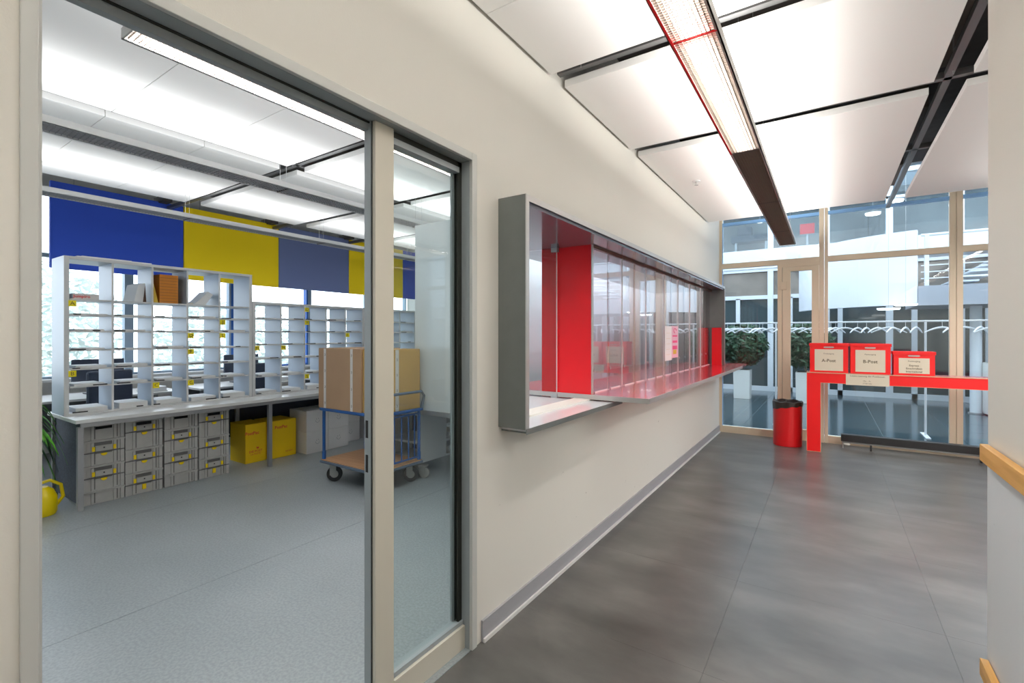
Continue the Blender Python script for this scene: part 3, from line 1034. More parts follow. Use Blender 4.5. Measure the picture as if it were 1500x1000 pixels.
ys = [1.318, 1.612, 1.915, 2.215]
which = ['nearest the steel table leg', 'second from the table end', 'third from the table end', 'beside the yellow cartons']
posn = {0: 'bottom', 1: 'second', 2: 'third', 3: 'top'}
for si, y in enumerate(ys):
    if si % 2 == 0:
        spec = [('plain', .115), ('full', .215), ('full', .215), ('top', .14)]
    else:
        spec = [('band', .200), ('full', .215), ('fullslot', .260)]
    z = .001
    for k, (kd, h) in enumerate(spec):
        lev = ['bottom', 'second', 'third', 'top'][k] if len(spec) == 4 else ['bottom', 'middle', 'top'][k]
        crate(y, z, kd, h, '%s grey crate of the stack %s' % (lev, which[si]), x=-5.235 - .006 * si)
        z += h + .0005


# ---- cartons under the table
def carton(name, label, cat, x, y0, w, d, h, mt, group, z0=0.001):
    t = thing(name, label, cat, (x, y0, z0), 0, group)
    q = MB().box(-d, 0, 0, 0, w, h - .004)
    part('carton_body', q, mt, t, bevel=.003)
    part('flap', B(-d + .002, .001, h - .004, -d / 2 - .002, w - .001, h - .0005), mt, t)
    part('flap', B(-d / 2 + .002, .001, h - .004, -.002, w - .001, h - .0005), mt, t)
    return t


c1 = carton('yellow_carton', 'yellow carton right beside the grey crates, fully in view', 'box', -5.45, 2.77, .235, .34, .44, M['ybox'], 'yellow cartons under the table')
text('PostPac', .05, M['redink'], c1, (.001, .075, .335), 'x', bold=.001)
text('DIE POST', .036, M['redink'], c1, (.001, .115, .125), 'x', bold=.0005)
text('LA POSTE', .026, M['redink'], c1, (.001, .115, .095), 'x')
part('emblem', MB().prism([(.125, .152), (.150, .152), (.150, .175), (.137, .165), (.125, .180)], .0002, .0012, 'x'), M['redink'], c1)
c2 = carton('yellow_carton', 'yellow carton partly hidden by the steel leg, next to white cartons', 'box', -5.42, 3.03, .33, .34, .44, M['ybox'], 'yellow cartons under the table')
text('PostPac', .05, M['redink'], c2, (.001, .14, .36), 'x', bold=.001)
text('DIE POST', .022, M['redink'], c2, (.001, .24, .06), 'x')
for i, (y, z, l) in enumerate(((3.41, 0, 'lower'), (3.41, 1, 'upper'), (3.715, 0, 'lower'), (3.715, 1, 'upper'), (4.03, 0, 'lower'), (4.03, 1, 'upper'))):
    side = ['next to the yellow carton', 'in the middle of the row', 'behind the trolley'][i // 2]
    x = -5.28 if i < 4 else -5.45
    t = carton('white_carton', '%s white carton %s' % (l, side), 'box', x, y, .30, .36, .262, M['wbox'], 'white cartons under the table', .001 + .2635 * z)
    mk = MB()
    for a, c_ in ((-.014, .045), (.014, .05)):
        mk.box(0, .15 + a - .004, .10 + c_, .0008, .15 + a + .004, .11 + c_)
    mk.tube([(.0008, .15 + .028 * math.cos(a), .135 + .03 * math.sin(a)) for a in [math.pi + math.pi * k / 6 for k in range(7)]], .0022, 4)
    part('printed_mark', mk, M['steel'], t)
ls = thing('low_shelf', 'low dark shelf unit with papers under the table, behind the trolley', 'shelf', (-5.25, 4.40, 0))
for y in (0, .62, 1.24):
    part('upright', B(-.40, y, .0, 0, y + .02, .66), M['cabinetgrey'], ls)
for z in (.02, .33, .64):
    part('shelf', B(-.40, .02, z, 0, 1.24, z + .02), M['rack'], ls)
part('back', B(-.41, 0, .0, -.40, 1.26, .66), M['darkcloth'], ls)
for k, (y, z, w_, h) in enumerate(((.75, .35, .22, .05), (1.0, .35, .2, .03), (.80, .04, .2, .08), (.12, .35, .24, .04))):
    t = thing('catalogue_pile', 'pile of pale catalogues, %s' % ['on the upper shelf behind the trolley rods', 'thin, at the end of the upper shelf', 'on the lowest shelf', 'on the shelf next to the white cartons'][k], 'papers', (-5.28, 4.40 + y, z + .0002), 0, 'catalogues on the low shelf')
    q = MB()
    n = max(2, int(h / .012))
    for i in range(n):
        a = rnd.uniform(-.01, .01)
        q.box(-.3 + a, 0, i * h / n, a, w_ + a, (i + .9) * h / n)
    part('pile', q, M['paper'], t)

# ================================================================== TROLLEY WITH CARDBOARD BOXES
CX, CYT = -4.20, 2.87
tr = thing('trolley', 'blue two-deck trolley with plywood deck carrying cardboard boxes', 'trolley', (CX, CYT, 0))
CW, CD = .84, .55
part('lower_frame', B(-.012, -.012, .185, CW + .012, CD + .012, .212), M['cartedge'], tr, bevel=.010)
part('lower_deck', B(.0, .0, .212, CW, CD, .222), M['cartwood'], tr, label='orange plywood deck')
for x, y in ((.02, .02), (CW - .02, .02), (.02, CD - .02), (CW - .02, CD - .02)):
    part('upright', MB().tube([(x, y, .222), (x, y, .705)], .0155, 12), M['blue'], tr, True)
    part('socket', MB().tube([(x, y, .222), (x, y, .30)], .019, 12), M['blue'], tr, True)
part('upper_rim', B(-.012, -.012, .705, CW + .012, CD + .012, .735), M['blue'], tr, bevel=.008)
part('end_rail', MB().tube([(CW - .02, .035, .25), (CW - .02, CD - .035, .25)], .010, 8).tube([(CW - .02, .035, .68), (CW - .02, CD - .035, .68)], .010, 8), M['blue'], tr, True)
for y in (.13, .21, .30, .39, .47):
    part('end_rod', MB().tube([(CW - .02, y, .25), (CW - .02, y, .69)], .007, 8), M['blue'], tr, True)
part('push_bar', MB().tube([(CW + .015, .02, .735), (CW + .05, .02, .86), (CW + .055, .06, .905), (CW + .055, CD - .06, .905), (CW + .05, CD - .02, .86), (CW + .015, CD - .02, .735)], .0135, 10), M['cartedge'], tr, True)


def castor(t, x, y, R=.075, rz=0., light=False):
    m_ = Matrix.Translation((x, y, 0)) @ Matrix.Rotation(rz, 4, 'Z')
    cst = part('castor', MB().box(-.045, -.035, .170 if R > .06 else R * 2 + .008, .045, .035, .186 if R > .06 else R * 2 + .018, m_)
               .box(-.03, -.026, R - .01, .03, -.022, .17 if R > .06 else R * 2 + .008, m_).box(-.03, .022, R - .01, .03, .026, .17 if R > .06 else R * 2 + .008, m_), M['hub'], t)
    w_ = MB().lathe([(R * .55, -.016), (R * .96, -.016), (R, -.010), (R, .010), (R * .96, .016), (R * .55, .016)], (0, 0, 0), 24, 'y')
    hb = MB().lathe([(R * .12, -.020), (R * .5, -.017), (R * .56, -.012), (R * .56, .012), (R * .5, .017), (R * .12, .020)], (0, 0, 0), 20, 'y')
    for mb_, nm, mt_ in ((w_, 'wheel', M['tyre'] if not light else M['hub']), (hb, 'wheel_hub', M['hub'])):
        mb_.v = [tuple(m_ @ Vector((p[0] + .012, p[1], p[2] + R + .0005))) for p in mb_.v]
        part(nm, mb_, mt_, cst, True)


for x, y, a in ((.10, .07, .75), (CW - .12, .07, .9), (.10, CD - .08, .3), (CW - .10, CD - .07, .8)):
    castor(tr, x, y, .075, a)


def big_box(label, x0, y0, x1, y1, z0, h, mt, tapes, ytapes, group='cardboard boxes on the trolley'):
    t = thing('cardboard_box', label, 'box', (x0, y0, z0), 0, group)
    X, Yd = x1 - x0, y1 - y0
    part('carton_body', MB().box(0, 0, 0, X, Yd, h), mt, t, bevel=.003)
    part('flap', B(.002, .002, h, X - .002, Yd / 2 - .002, h + .004), mt, t)
    part('flap', B(.002, Yd / 2 + .002, h, X - .002, Yd - .002, h + .004), mt, t)
    for tx in tapes:
        tp = part('tape', B(tx, -.0012, .001, tx + .036, -.0002, h), M['tape'], t)
        for k in range(4):
            text('3', .034, M['ink'], tp, (tx + .02, -.0016, .05 + k * h * .27), 'y')
    for ty in ytapes:
        tp = part('tape', B(X + .0002, ty, .001, X + .0012, ty + .042, h), M['tape'], t)
        for k in range(4):
            text('3', .034, M['ink'], tp, (X + .0016, ty + .02, .05 + k * h * .25), 'x')
    return t


big_box('large brown cardboard box with two strips of printed tape, on the trolley', CX - .025, CYT - .01, CX + .62, CYT + .47, .7355, .585, M['card'], (.085, .49), ())
big_box('ochre cardboard box at the push-bar end of the trolley', CX + .625, CYT + .005, CX + .835, CYT + .53, .7355, .578, M['cardochre'], (), (.205,))

# ================================================================== WHITE ROLLING CABINET
cb = thing('rolling_cabinet', 'white metal cabinet on castors behind the trolley, under a tall panel', 'cabinet', (-3.47, 3.48, 0))
q = MB()
q.box(-.02, .0, .14, 0, .43, .655)
part('side_board', q, M['cabinetgrey'], cb, bevel=.002, label='grey side of the open shelves')
part('side_board', B(-.52, .0, .14, -.50, .43, .655), M['cabinetgrey'], cb)
part('back', B(-.50, .41, .16, -.02, .43, .655), M['darkcloth'], cb)
for z in (.14, .34, .635):
    part('shelf', B(-.50, .0, z, -.02, .41, z + .02), M['rack'], cb)
for z in (.14, .30, .47, .63):
    part('shelf', B(-.50, .43, z, 0, 1.1, z + .02), M['rack'], cb)
part('side_board', B(-.50, 1.1, .14, 0, 1.12, .65), M['cabinetgrey'], cb)
part('table_top', B(-.02, -.03, .656, .62, 1.14, .70), M['aluminium'], cb, bevel=.003)
for x in (.58,):
    for y in (1.05,):
        part('table_leg', B(x - .02, y - .02, 0, x + .02, y + .02, .655), M['steel'], cb)
dpn = part('tall_door', B(-.015, -.03, .702, .60, .0, 2.56), M['cabinet'], cb, bevel=.003, label='tall white metal door')
part('upper_body', B(-.012, .002, .702, .60, .45, 2.56), M['cabinet'], cb)
part('door_handle', B(.02, -.055, .72, .045, -.03, .81).box(.026, -.06, .69, .04, -.045, .74), M['aluminium'], dpn, bevel=.003)
castor(cb, .03, .04, .055, .4, True)
castor(cb, -.40, .06, .055, .9, True)
castor(cb, -.05, 1.05, .055, .2, True)
for k, (y, z, h) in enumerate(((.50, .32, .06), (.50, .16, .07))):
    t = thing('catalogue_pile', 'pale paper pile on the %s shelf of the white rolling cabinet' % ['middle', 'lowest'][k], 'papers', (-3.50, 3.48 + y, z + .0005), 0, 'papers in the rolling cabinet')
    q = MB()
    for i in range(5):
        a = rnd.uniform(-.008, .008)
        q.box(-.3 + a, 0, i * h / 5, a, .24 + a, (i + .9) * h / 5)
    part('pile', q, M['paper'], t)

# ================================================================== PLANT AND WATERING CAN
pl = thing('potted_plant', 'leafy green strap-leaved plant at the near end of the sorting table', 'plant', (-5.50, .86, 0))
part('pot', MB().lathe([(.12, 0), (.16, .30), (.165, .32), (.15, .32), (.14, .27)], n=24), M['darkcloth'], pl, True)
part('soil', MB().lathe([(.14, .27), (.14, .285)], n=20), M['soil'], pl)
part('stem', MB().tube([(0, 0, .28), (.01, .01, .55), (0, .02, .82)], [.018, .014, .012], 8), M['bark'], pl, True)


def strap(az, length, rise, droop, width, base):
    q = MB()
    n = 9
    dirv = Vector((math.cos(az), math.sin(az), 0))
    side = Vector((-math.sin(az), math.cos(az), 0))
    for i in range(n + 1):
        s_ = i / n
        p = Vector(base) + dirv * (length * (s_ - .18 * s_ * s_)) + Vector((0, 0, rise * s_ - droop * s_ * s_))
        w_ = width * (math.sin(math.pi * min(1, .12 + s_ * .88)) ** .7) / 2 + .001
        for a, dz in ((-1, .004), (0, -.003), (1, .004)):
            q.v.append(tuple(p + side * w_ * a + Vector((0, 0, dz))))
    for i in range(n):
        for j in range(2):
            a = i * 3 + j
            q.f.append((a, a + 1, a + 4, a + 3))
    return q


for k in range(42):
    az = k * 2.399 + rnd.uniform(-.2, .2) if k < 20 else rnd.uniform(-.2, 2.2)
    part('leaf', strap(az, rnd.uniform(.36, .50), rnd.uniform(.15, .40), rnd.uniform(.45, .80), rnd.uniform(.04, .06), (0, .02, .60 + .006 * k)),
         M['leafbright'] if k % 3 else M['leafdark'], pl, True)
wc = thing('watering_can', 'bright yellow watering can on the floor near the sorting table', 'watering can', (-5.28, 1.075, .001), -1.6)
q = MB().lathe([(.085, 0), (.095, .02), (.095, .14), (.07, .20), (.04, .225)], n=24)
part('body', q, M['yellowcan'], wc, True)
part('handle', MB().tube([(-.088, 0, .06), (-.13, 0, .12), (-.115, 0, .22), (-.05, 0, .27), (.02, 0, .255), (.035, 0, .20)], .013, 10), M['yellowcan'], wc, True)
part('spout', MB().tube([(.07, 0, .06), (.16, 0, .15), (.22, 0, .24)], [.02, .014, .012], 10), M['yellowcan'], wc, True)
# ================================================================== COLOURED ACOUSTIC PANELS
y = 1.47
for k, (mt_, w_, nm) in enumerate((('pblue', 1.26, 'bright blue acoustic panel above the tallest pigeonhole rack'),
                                   ('pyellow', 1.27, 'wide yellow acoustic panel between the bright blue and the slate blue one'),
                                   ('pslate', 1.26, 'slate blue acoustic panel between two yellow ones'),
                                   ('pyellow', 1.25, 'yellow acoustic panel partly behind the doorway mullion'),
                                   ('pblue', 1.1, 'blue acoustic panel seen through the sidelight'))):
    t = thing('acoustic_panel', nm, 'wall panel', (-6.95, y, 2.175), 0, 'coloured acoustic panels')
    part('fabric_face', B(0, .004, 0, .05, w_ - .004, .93), M[mt_], t, bevel=.004)
    part('back_board', B(-.01, .006, .002, 0, w_ - .006, .928), M['rail'], t)
    for a in (.2, w_ - .2):
        part('hanging_rod', MB().tube([(.02, a, .93), (.02, a, TOPZ - 2.175)], .004, 6), M['wire'], t)
    y += w_

# ================================================================== WINDOW WALL OF THE MAIL ROOM
struct('wall_window_side', 'low wall under the mail room windows', B(-8.15, -3, 0, -8, GY, .88), M['wallplain'])
struct('wall_window_head', 'wall above the mail room windows', B(-8.15, -3, 3.25, -8, GY, TOPZ), M['wallplain'])
ww = struct('window_3', 'row of tall mail room windows with blue-grey frames')
yb = -2.95
k = 0
while yb < GY - .3:
    ye = min(yb + 1.36, GY)
    f = MB()
    f.box(-8.12, yb, .88, -8.02, yb + .07, 3.25).box(-8.12, ye - .03, .88, -8.02, ye, 3.25)
    f.box(-8.12, yb + .07, .88, -8.02, ye - .03, .94).box(-8.12, yb + .07, 3.19, -8.02, ye - .03, 3.25)
    part('sash_frame', f, M['winframe'] if k != 5 else M['winblue'], ww)
    part('transom', B(-8.11, yb + .07, 2.42, -8.03, ye - .03, 2.47), M['winframe'], ww)
    part('pane', B(-8.08, yb + .07, .94, -8.07, ye - .03, 2.42), M['glass'], ww)
    part('pane', B(-8.08, yb + .07, 2.47, -8.07, ye - .03, 3.19), M['glass'], ww)
    yb = ye
    k += 1
part('window_sill', B(-8.02, -3, .88, -7.86, GY, .91), M['table'], ww)
# desks with monitors and office chairs by the windows, seen through the pigeonholes
for k, (y, l) in enumerate(((1.25, 'window desk behind the first columns of the tallest rack'), (2.95, 'window desk behind the gap between the racks'), (4.65, 'window desk farthest from the doorway'))):
    t = thing('office_desk', l, 'desk', (-7.75, y, 0), 0, 'desks by the windows')
    part('desk_top', B(0, 0, .715, .80, 1.5, .74), M['table'], t)
    for a in (.03, 1.43):
        part('leg', B(.05, a, 0, .09, a + .04, .715), M['steel'], t)
        part('leg', B(.70, a, 0, .74, a + .04, .715), M['steel'], t)
    part('modesty_panel', B(.02, .08, .3, .035, 1.42, .70), M['rail'], t)
    m_ = thing('monitor', 'dark flat monitor standing on the %s window desk' % ORD[k + 1], 'monitor', (-7.45, y + .55, .7405), 0, 'monitors on the window desks')
    part('foot', B(-.10, .10, 0, .08, .34, .012), M['black'], m_)
    part('neck', B(-.02, .20, .012, .0, .24, .13), M['black'], m_)
    part('screen', B(-.005, -.03, .11, .03, .47, .42), M['chairdark'], m_, bevel=.004)
    t = thing('paper_tray', 'white paper tray on the %s window desk' % ORD[k + 1], 'tray', (-7.35, y + 1.12, .7405), 0, 'trays on the window desks')
    part('tray_base', B(0, 0, 0, .30, .24, .01), M['paper'], t)
    part('paper', B(.01, .01, .01, .29, .23, .06), M['paper'], t)
for k, y in enumerate((1.75, 3.5)):
    t = thing('office_chair', 'dark blue office chair at the %s window desk' % ORD[k + 1], 'chair', (-6.62, y, 0), .3 - k * .5, 'office chairs by the windows')
    part('seat', B(-.24, -.24, .43, .24, .24, .50), M['chairdark'], t, bevel=.03)
    part('backrest', B(.24, -.22, .56, .29, .22, 1.08), M['chairdark'], t, bevel=.025)
    part('back_stem', B(.22, -.03, .44, .30, .03, .60), M['black'], t)
    part('column', MB().tube([(0, 0, .09), (0, 0, .43)], .025, 10), M['steel'], t)
    for j in range(5):
        a = j * 2 * math.pi / 5
        part('base_arm', MB().tube([(0, 0, .10), (.27 * math.cos(a), .27 * math.sin(a), .065)], [.025, .015], 8), M['black'], t)
        part('castor', MB().lathe([(.03, -.012), (.03, .012)], (.28 * math.cos(a), .28 * math.sin(a), .031), 12, 'y'), M['black'], t)
    for s_ in (-.27, .27):
        part('armrest', B(-.12, s_ - .025, .66, .14, s_ + .025, .685).box(-.01, s_ - .015, .46, .02, s_ + .015, .66), M['black'], t)

# ---- outdoors beyond the mail room windows
struct('ground_outside', 'pale paved ground outside the windows', B(-40, -25, -.5, -8.15, 30, -.3), M['ground'])


def leafy(n, rx, ry, rz, size, seed, zc, holes=0.):
    r_ = random.Random(seed)
    q = MB()
    for _ in range(n):
        while True:
            a = Vector((r_.uniform(-1, 1), r_.uniform(-1, 1), r_.uniform(-1, 1)))
            if .35 < a.length < 1:
                break
        p = Vector((a.x * rx, a.y * ry, a.z * rz + zc))
        u = Vector((r_.uniform(-1, 1), r_.uniform(-1, 1), r_.uniform(-1, .4))).normalized()
        v = u.orthogonal().normalized()
        s_ = size * r_.uniform(.6, 1.3)
        b_ = len(q.v)
        q.v += [tuple(p - u * s_), tuple(p + v * s_ * .35 + Vector((0, 0, s_ * .1))), tuple(p + u * s_), tuple(p - v * s_ * .35 + Vector((0, 0, s_ * .1)))]
        q.f += [(b_, b_ + 1, b_ + 2, b_ + 3)]
    return q


for k, (x, y, hgt, l) in enumerate(((-12.5, 1.9, 2.1, 'pale green tree outside the windows behind the tallest rack'),
                                    (-13.5, 6.4, 1.6, 'small tree outside, seen in the second rack column'),
                                    (-12.5, 10.6, 1.4, 'low tree outside behind the lower rack'))):
    t = thing('tree', l, 'tree', (x, y, -.3), 0, 'trees outside the mail room')
    part('trunk', MB().tube([(0, 0, 0), (.05, .03, hgt * .6), (0, 0, hgt)], [.12, .09, .05], 8), M['bark'], t, True)
    part('foliage', leafy(2000, 1.5, 1.9, 1.25, .12, 11 + k, hgt - .1), M['leafpale'], t)

# ================================================================== ATRIUM BEYOND THE GLAZED WALL
AY = 14.0
af = struct('floor_atrium', 'dark slate tiled floor of the atrium', B(-4, GY + .06, -.15, 8, AY + .2, -.008), M['joint'])
at_me = B(.004, .004, -.008, .896, .896, 0).mesh('tile', M['atriumtile'])
for i in range(13):
    for j in range(7):
        link('tile', at_me, af, (-3.85 + .9 * i, GY + .22 + .9 * j - .0, 0))
struct('wall_atrium_left', 'pale wall closing the atrium on the left', B(-4.15, GY + .15, 0, -4.0, AY, 5.2), M['drum'])
fa = struct('wall_atrium_facade', 'white-framed glazed facade across the atrium')
part('dark_glazing', B(-4, AY + .06, 0, 8, AY + .12, 3.2), M['darkglass'], fa)
part('interior_band', B(-4, AY + .03, 2.50, 8, AY + .06, 3.16), M['tanint'], fa, label='brownish interior behind the upper lights')
part('slab_band', B(-4, AY - .06, 3.20, 8, AY + 1.5, 3.70), M['whiteframe'], fa)
part('upper_back_wall', B(-4, AY + 1.3, 3.70, 8, AY + 1.5, 5.2), mat('upper_interior', (.16, .165, .16), .7, var=.5, vscale=.8), fa)
part('pane', B(-4, AY + .06, 3.70, 8, AY + .07, 5.2), M['glasswall'], fa)
part('parapet', B(-4, AY, 5.2, 8, AY + 1.5, 5.5), M['drum'], fa)
for x in [-3.69 + 1.215 * k for k in range(10)]:
    part('facade_mullion', B(x - .065, AY - .04, 0, x + .065, AY + .06, 3.2), M['whiteframe'], fa)
    part('facade_mullion', B(x - .065, AY - .0, 3.7, x + .065, AY + .12, 5.2), M['whiteframe'], fa)
for x in [-2.03, -2.03 + 1.215, .23, -2.03 + 3 * 1.215, -2.03 + 4 * 1.215]:
    part('facade_mullion', B(x - .05, AY - .03, 0, x + .05, AY + .06, 2.43), M['whiteframe'], fa)
for z0, z1 in ((0, .12), (2.40, 2.50), (3.12, 3.2)):
    part('facade_transom', B(-4, AY - .03, z0, 8, AY + .05, z1), M['whiteframe'], fa)
for z0, z1 in ((4.62, 4.68),):
    part('facade_transom', B(-4, AY - .0, z0, 8, AY + .12, z1), M['whiteframe'], fa)
struct('wall_atrium_above', 'storey wall above the glazed end wall', B(-4, GY + .02, TOPZ, 8, GY + .15, 4.3), M['drum'])
struct('wall_atrium_right', 'pale wall closing the atrium on the right', B(8, GY, 0, 8.15, AY, 5.2), M['drum'])
struct('floor_upper', 'edge of the upper storey wall beside the hall', B(4.5, GY, 0, 8, GY + .15, TOPZ), M['drum'])

# curved white wall of the stair drum
arc = MB()
# circle through the near right end and far left end, bulging towards the viewer
P0, P1 = Vector((1.36, 11.45)), Vector((-.60, 13.4))
mid = (P0 + P1) / 2
nrm = Vector((-(P1 - P0).y, (P1 - P0).x)).normalized()
if nrm.y > 0:
    nrm = -nrm
sag = .42
hc = (P1 - P0).length / 2
Rr = (hc * hc + sag * sag) / (2 * sag)
cen = mid - nrm * (Rr - sag)
a0 = math.atan2(P0.y - cen.y, P0.x - cen.x)
a1 = math.atan2(P1.y - cen.y, P1.x - cen.x)
if a0 - a1 > math.pi:
    a1 += 2 * math.pi
if a1 - a0 > math.pi:
    a0 += 2 * math.pi
n = 28
for i in range(n + 1):
    a = a0 + (a1 - a0) * i / n
    for r_ in (Rr, Rr - .12):
        for z in (2.02, 3.40):
            arc.v.append((cen.x + r_ * math.cos(a), cen.y + r_ * math.sin(a), z))
for i in range(n):
    b_ = i * 4
    arc.f += [(b_, b_ + 1, b_ + 5, b_ + 4), (b_ + 2, b_ + 6, b_ + 7, b_ + 3), (b_, b_ + 4, b_ + 6, b_ + 2), (b_ + 1, b_ + 3, b_ + 7, b_ + 5)]
arc.f += [(0, 2, 3, 1), (n * 4, n * 4 + 1, n * 4 + 3, n * 4 + 2)]
dm = struct('wall_curved', 'curved white wall hanging in the atrium')
part('curved_face', arc, M['drum'], dm, True)

# stair landing to the right
ld = struct('floor_landing', 'grey stair landing with white railing in the atrium')
part('landing_slab', B(1.37, 11.45, 2.00, 7.9, 13.2, 2.36), M['slabgrey'], ld)
part('upper_slab', B(1.37, 12.3, 3.10, 7.9, 13.2, 3.36), M['whiteframe'], ld)
for z in (2.50, 2.62, 2.74, 2.86, 2.98):
    part('railing_rod', MB().tube([(1.42, 11.52, z), (7.8, 11.52, z)], .010, 6), M['whiteframe'], ld, True)
part('hand_rail', MB().tube([(1.42, 11.52, 3.30), (7.8, 11.52, 3.30)], .025, 8), M['whiteframe'], ld, True)
for x in (1.50, 2.7, 3.9, 5.1, 6.3):
    part('railing_post', B(x - .03, 11.48, 2.05, x + .03, 11.56, 3.30), M['whiteframe'], ld)
for k in range(7):
    part('stair_tread', B(1.9 + .14 * k, 12.0, 2.45 + .09 * k, 2.3 + .14 * k, 12.9, 2.48 + .09 * k), M['whiteframe'], ld)
cl = thing('column', 'slim white round column in the atrium beside the stair', 'column', (2.27, 12.1, 0))
part('shaft', MB().lathe([(.085, .02), (.085, 1.995)], n=24), M['whiteframe'], cl, True)
part('base_ring', MB().lathe([(.11, 0), (.11, .02)], n=24), M['steel'], cl)
pd = thing('round_plinth', 'white rounded plinth behind the glazed wall near the right wall', 'plinth', (2.72, 12.05, 0))
part('drum_body', MB().lathe([(.36, .02), (.37, .06), (.37, .93), (.36, .95)], n=36), M['pot'], pd, True)
part('black_base', MB().lathe([(.33, 0), (.33, .02)], n=36), M['black'], pd)  # thin black disc set in under the plinth body

# disc lamps
for k, y in enumerate((11.3, 10.7)):
    struct('beam_%d' % (k + 1), 'white steel roof beam across the atrium', B(-4, y - .06, 5.2, 8, y + .06, 5.4), M['whiteframe'])
for k, (x, y, z, l) in enumerate(((1.18, 11.3, 2.0, 'lit oval disc lamp just below the curved white wall, the higher one'),
                                  (.93, 11.3, 1.93, 'lit oval disc lamp below the curved wall, the lower one'),
                                  (.98, 10.7, 3.80, 'lit disc lamp high in the atrium, the upper of the pair'),
                                  (.66, 10.7, 3.62, 'lit disc lamp high in the atrium, the lower of the pair'))):
    t = thing('disc_lamp', l, 'lamp', (x, y, z), 0, 'disc lamps in the atrium')
    R_ = .17 if k < 2 else .11
    part('diffuser', MB().lathe([(R_ * .95, 0), (R_, .01), (R_, .02)], n=28), M['lampdisc'], t, True)
    part('rim', MB().lathe([(R_ + .01, .02), (R_ + .01, .035)], n=28), M['lampwhite'], t)
    part('suspension_wire', MB().tube([(0, 0, .035), (0, 0, 5.2 - z)], .003, 5), M['wire'], t)
# upper storey glimpses
t = thing('upper_sign', 'red square notice behind the upper storey glazing', 'sign', (-.62, AY + .30, 4.05))
part('board', B(0, 0, 0, .32, .02, .26), M['redcounter'], t)
part('border', B(-.015, .005, -.015, .335, .018, 0), M['rail'], t)
part('sign_post', B(.14, .02, -.345, .18, .04, .1), M['steel'], t)
for k, (x, z) in enumerate(((-1.72, 4.72), (-1.55, 4.50))):
    t = thing('ceiling_spot', 'small lit spot in the upper storey, %s of two' % ['upper', 'lower'][k], 'lamp', (x, AY + .40, z), 0, 'upper storey spots')
    part('diffuser', MB().lathe([(.07, 0), (.075, .02)], n=18), M['lampdisc'], t)
    part('stem', MB().tube([(0, 0, .02), (0, 0, 5.2 - z)], .006, 6), M['wire'], t)
t = thing('plotter', 'dark machine on a stand behind the upper storey glazing', 'machine', (-2.25, AY + .30, 3.7005))
part('machine_body', B(0, 0, .30, .95, .40, .48), M['darkcloth'], t, bevel=.02)
part('top_unit', B(.15, .05, .48, .50, .35, .72), M['darkcloth'], t, bevel=.03)
for a in (.08, .82):
    part('stand_leg', B(a, .1, 0.0, a + .05, .3, .30), M['steel'], t)

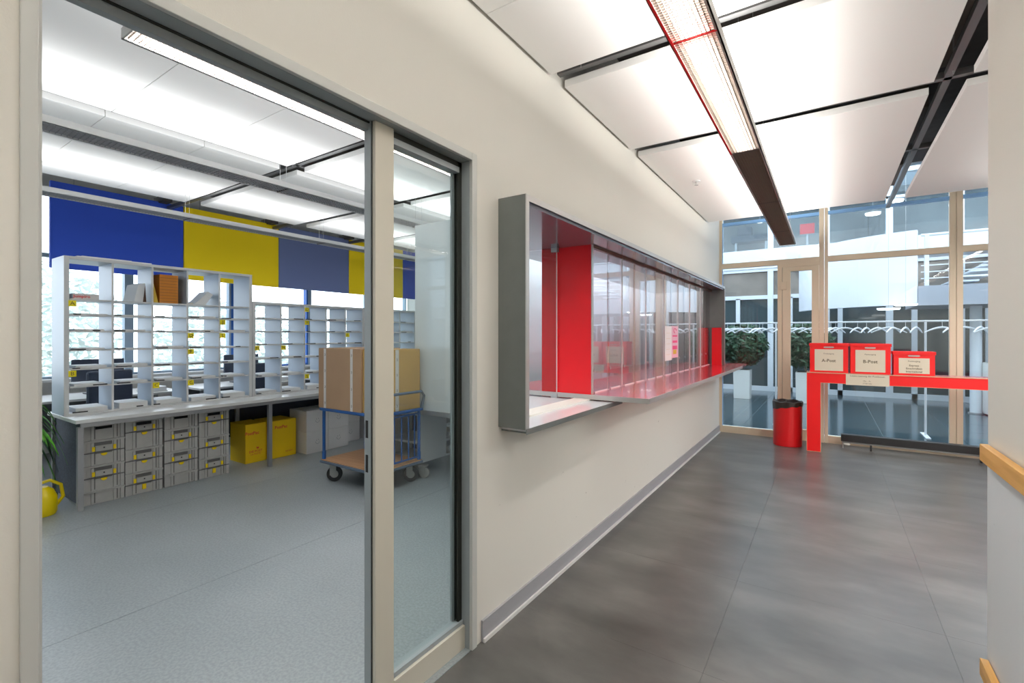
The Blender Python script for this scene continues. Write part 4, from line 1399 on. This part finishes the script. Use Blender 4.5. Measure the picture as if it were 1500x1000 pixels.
# ---- planters
for k, (x, y, l) in enumerate(((-1.66, 12.1, 'white planter with a dark bush seen beyond the end of the red window shelf'),
                               (-.42, 12.0, 'white planter with a dark bush behind the red waste bin and glass door'))):
    t = thing('planter', l, 'plant', (x, y, 0), 0, 'planters in the atrium')
    q = MB()
    b0, b1 = .165, .175
    q.add([(-b0, -b0, 0), (b0, -b0, 0), (b0, b0, 0), (-b0, b0, 0), (-b1, -b1, .66), (b1, -b1, .66), (b1, b1, .66), (-b1, b1, .66)],
          ((0, 3, 2, 1), (4, 5, 6, 7), (0, 1, 5, 4), (1, 2, 6, 5), (2, 3, 7, 6), (3, 0, 4, 7)))
    part('planter_box', q, M['pot'], t, bevel=.006)
    part('soil', B(-.15, -.15, .66, .15, .15, .668), M['soil'], t)
    part('stem', MB().tube([(0, 0, .66), (.03, 0, 1.2)], .012, 6).tube([(0, 0, .66), (-.08, .02, 1.1)], .010, 6).tube([(0, 0, .66), (.1, .05, 1.0)], .01, 6), M['bark'], t)
    part('foliage', leafy(1500, .52, .45, .50, .085, 40 + k, 1.22), M['leafdark'], t)
    if k == 0:
        part('foliage', leafy(380, .26, .3, .3, .08, 60, 1.05), M['leafbrown'], t, label='olive brown inner leaves')

# ---- coat rack and hangers
cr = thing('coat_rack', 'long white coat rail on thin posts just beyond the glazed wall', 'coat rack', (0, 9.0, 0))
part('rail', MB().tube([(-1.75, 0, 1.655), (3.6, 0, 1.655)], .013, 10), M['hanger'], cr, True)
for x in (-.73, 1.16, 3.0):
    part('post', MB().tube([(x, 0, .01), (x, 0, 1.655)], .014, 10), M['hanger'], cr, True)
    part('foot', B(x - .03, -.25, 0, x + .03, .25, .012), M['hanger'], cr, bevel=.003)
hook = MB().tube([(0, 0, .003), (.0, .018, 0), (0, .021, -.022), (0, .006, -.04), (0, 0, -.052), (0, 0, -.085)][::1], .0028, 6)
hook = MB().tube([(-.0, -.015, -.012), (0, -.013, .008), (0, 0, .016), (0, .013, .008), (0, .014, -.012), (0, .006, -.035), (0, 0, -.05), (0, 0, -.09)], .0028, 6)
arm = MB()
pts = [(-.215 + .43 * i / 14, 0, -.088 - .075 * abs(-1 + 2 * i / 14) ** 1.7) for i in range(15)]
arm.tube(pts, [.006 + .006 * abs(math.sin(math.pi * i / 14)) + .002 for i in range(15)], 8)
hook_me, arm_me = hook.mesh('hook', M['hanger'], True), arm.mesh('hanger_arms', M['hanger'], True)
rh = random.Random(3)
hx = []
x = -1.55
while x < 2.35 and len(hx) < 40:
    if not any(abs(x - p) < .03 for p in (-.73, 1.16)):
        hx.append(x)
    x += rh.uniform(.045, .17)
zone = lambda x: 'above the planters' if x < -.6 else ('behind the glass door' if x < -.1 else ('above the red mail bins' if x < 1.15 else 'beside the right wall'))
for i, x in enumerate(hx):
    ang = math.pi / 2 + rh.uniform(-1.25, -.35) if i % 4 else rh.uniform(.1, .5)
    z_ = zone(x)
    t = thing('coat_hanger', 'empty white plastic coat hanger on the coat rail, %s' % z_, 'hanger', (x, 9.0, 1.6525), 0, 'hangers ' + z_)
    h_ = link('hook', hook_me, t)
    a_ = link('hanger_arms', arm_me, t)
    a_.rotation_euler[2] = ang
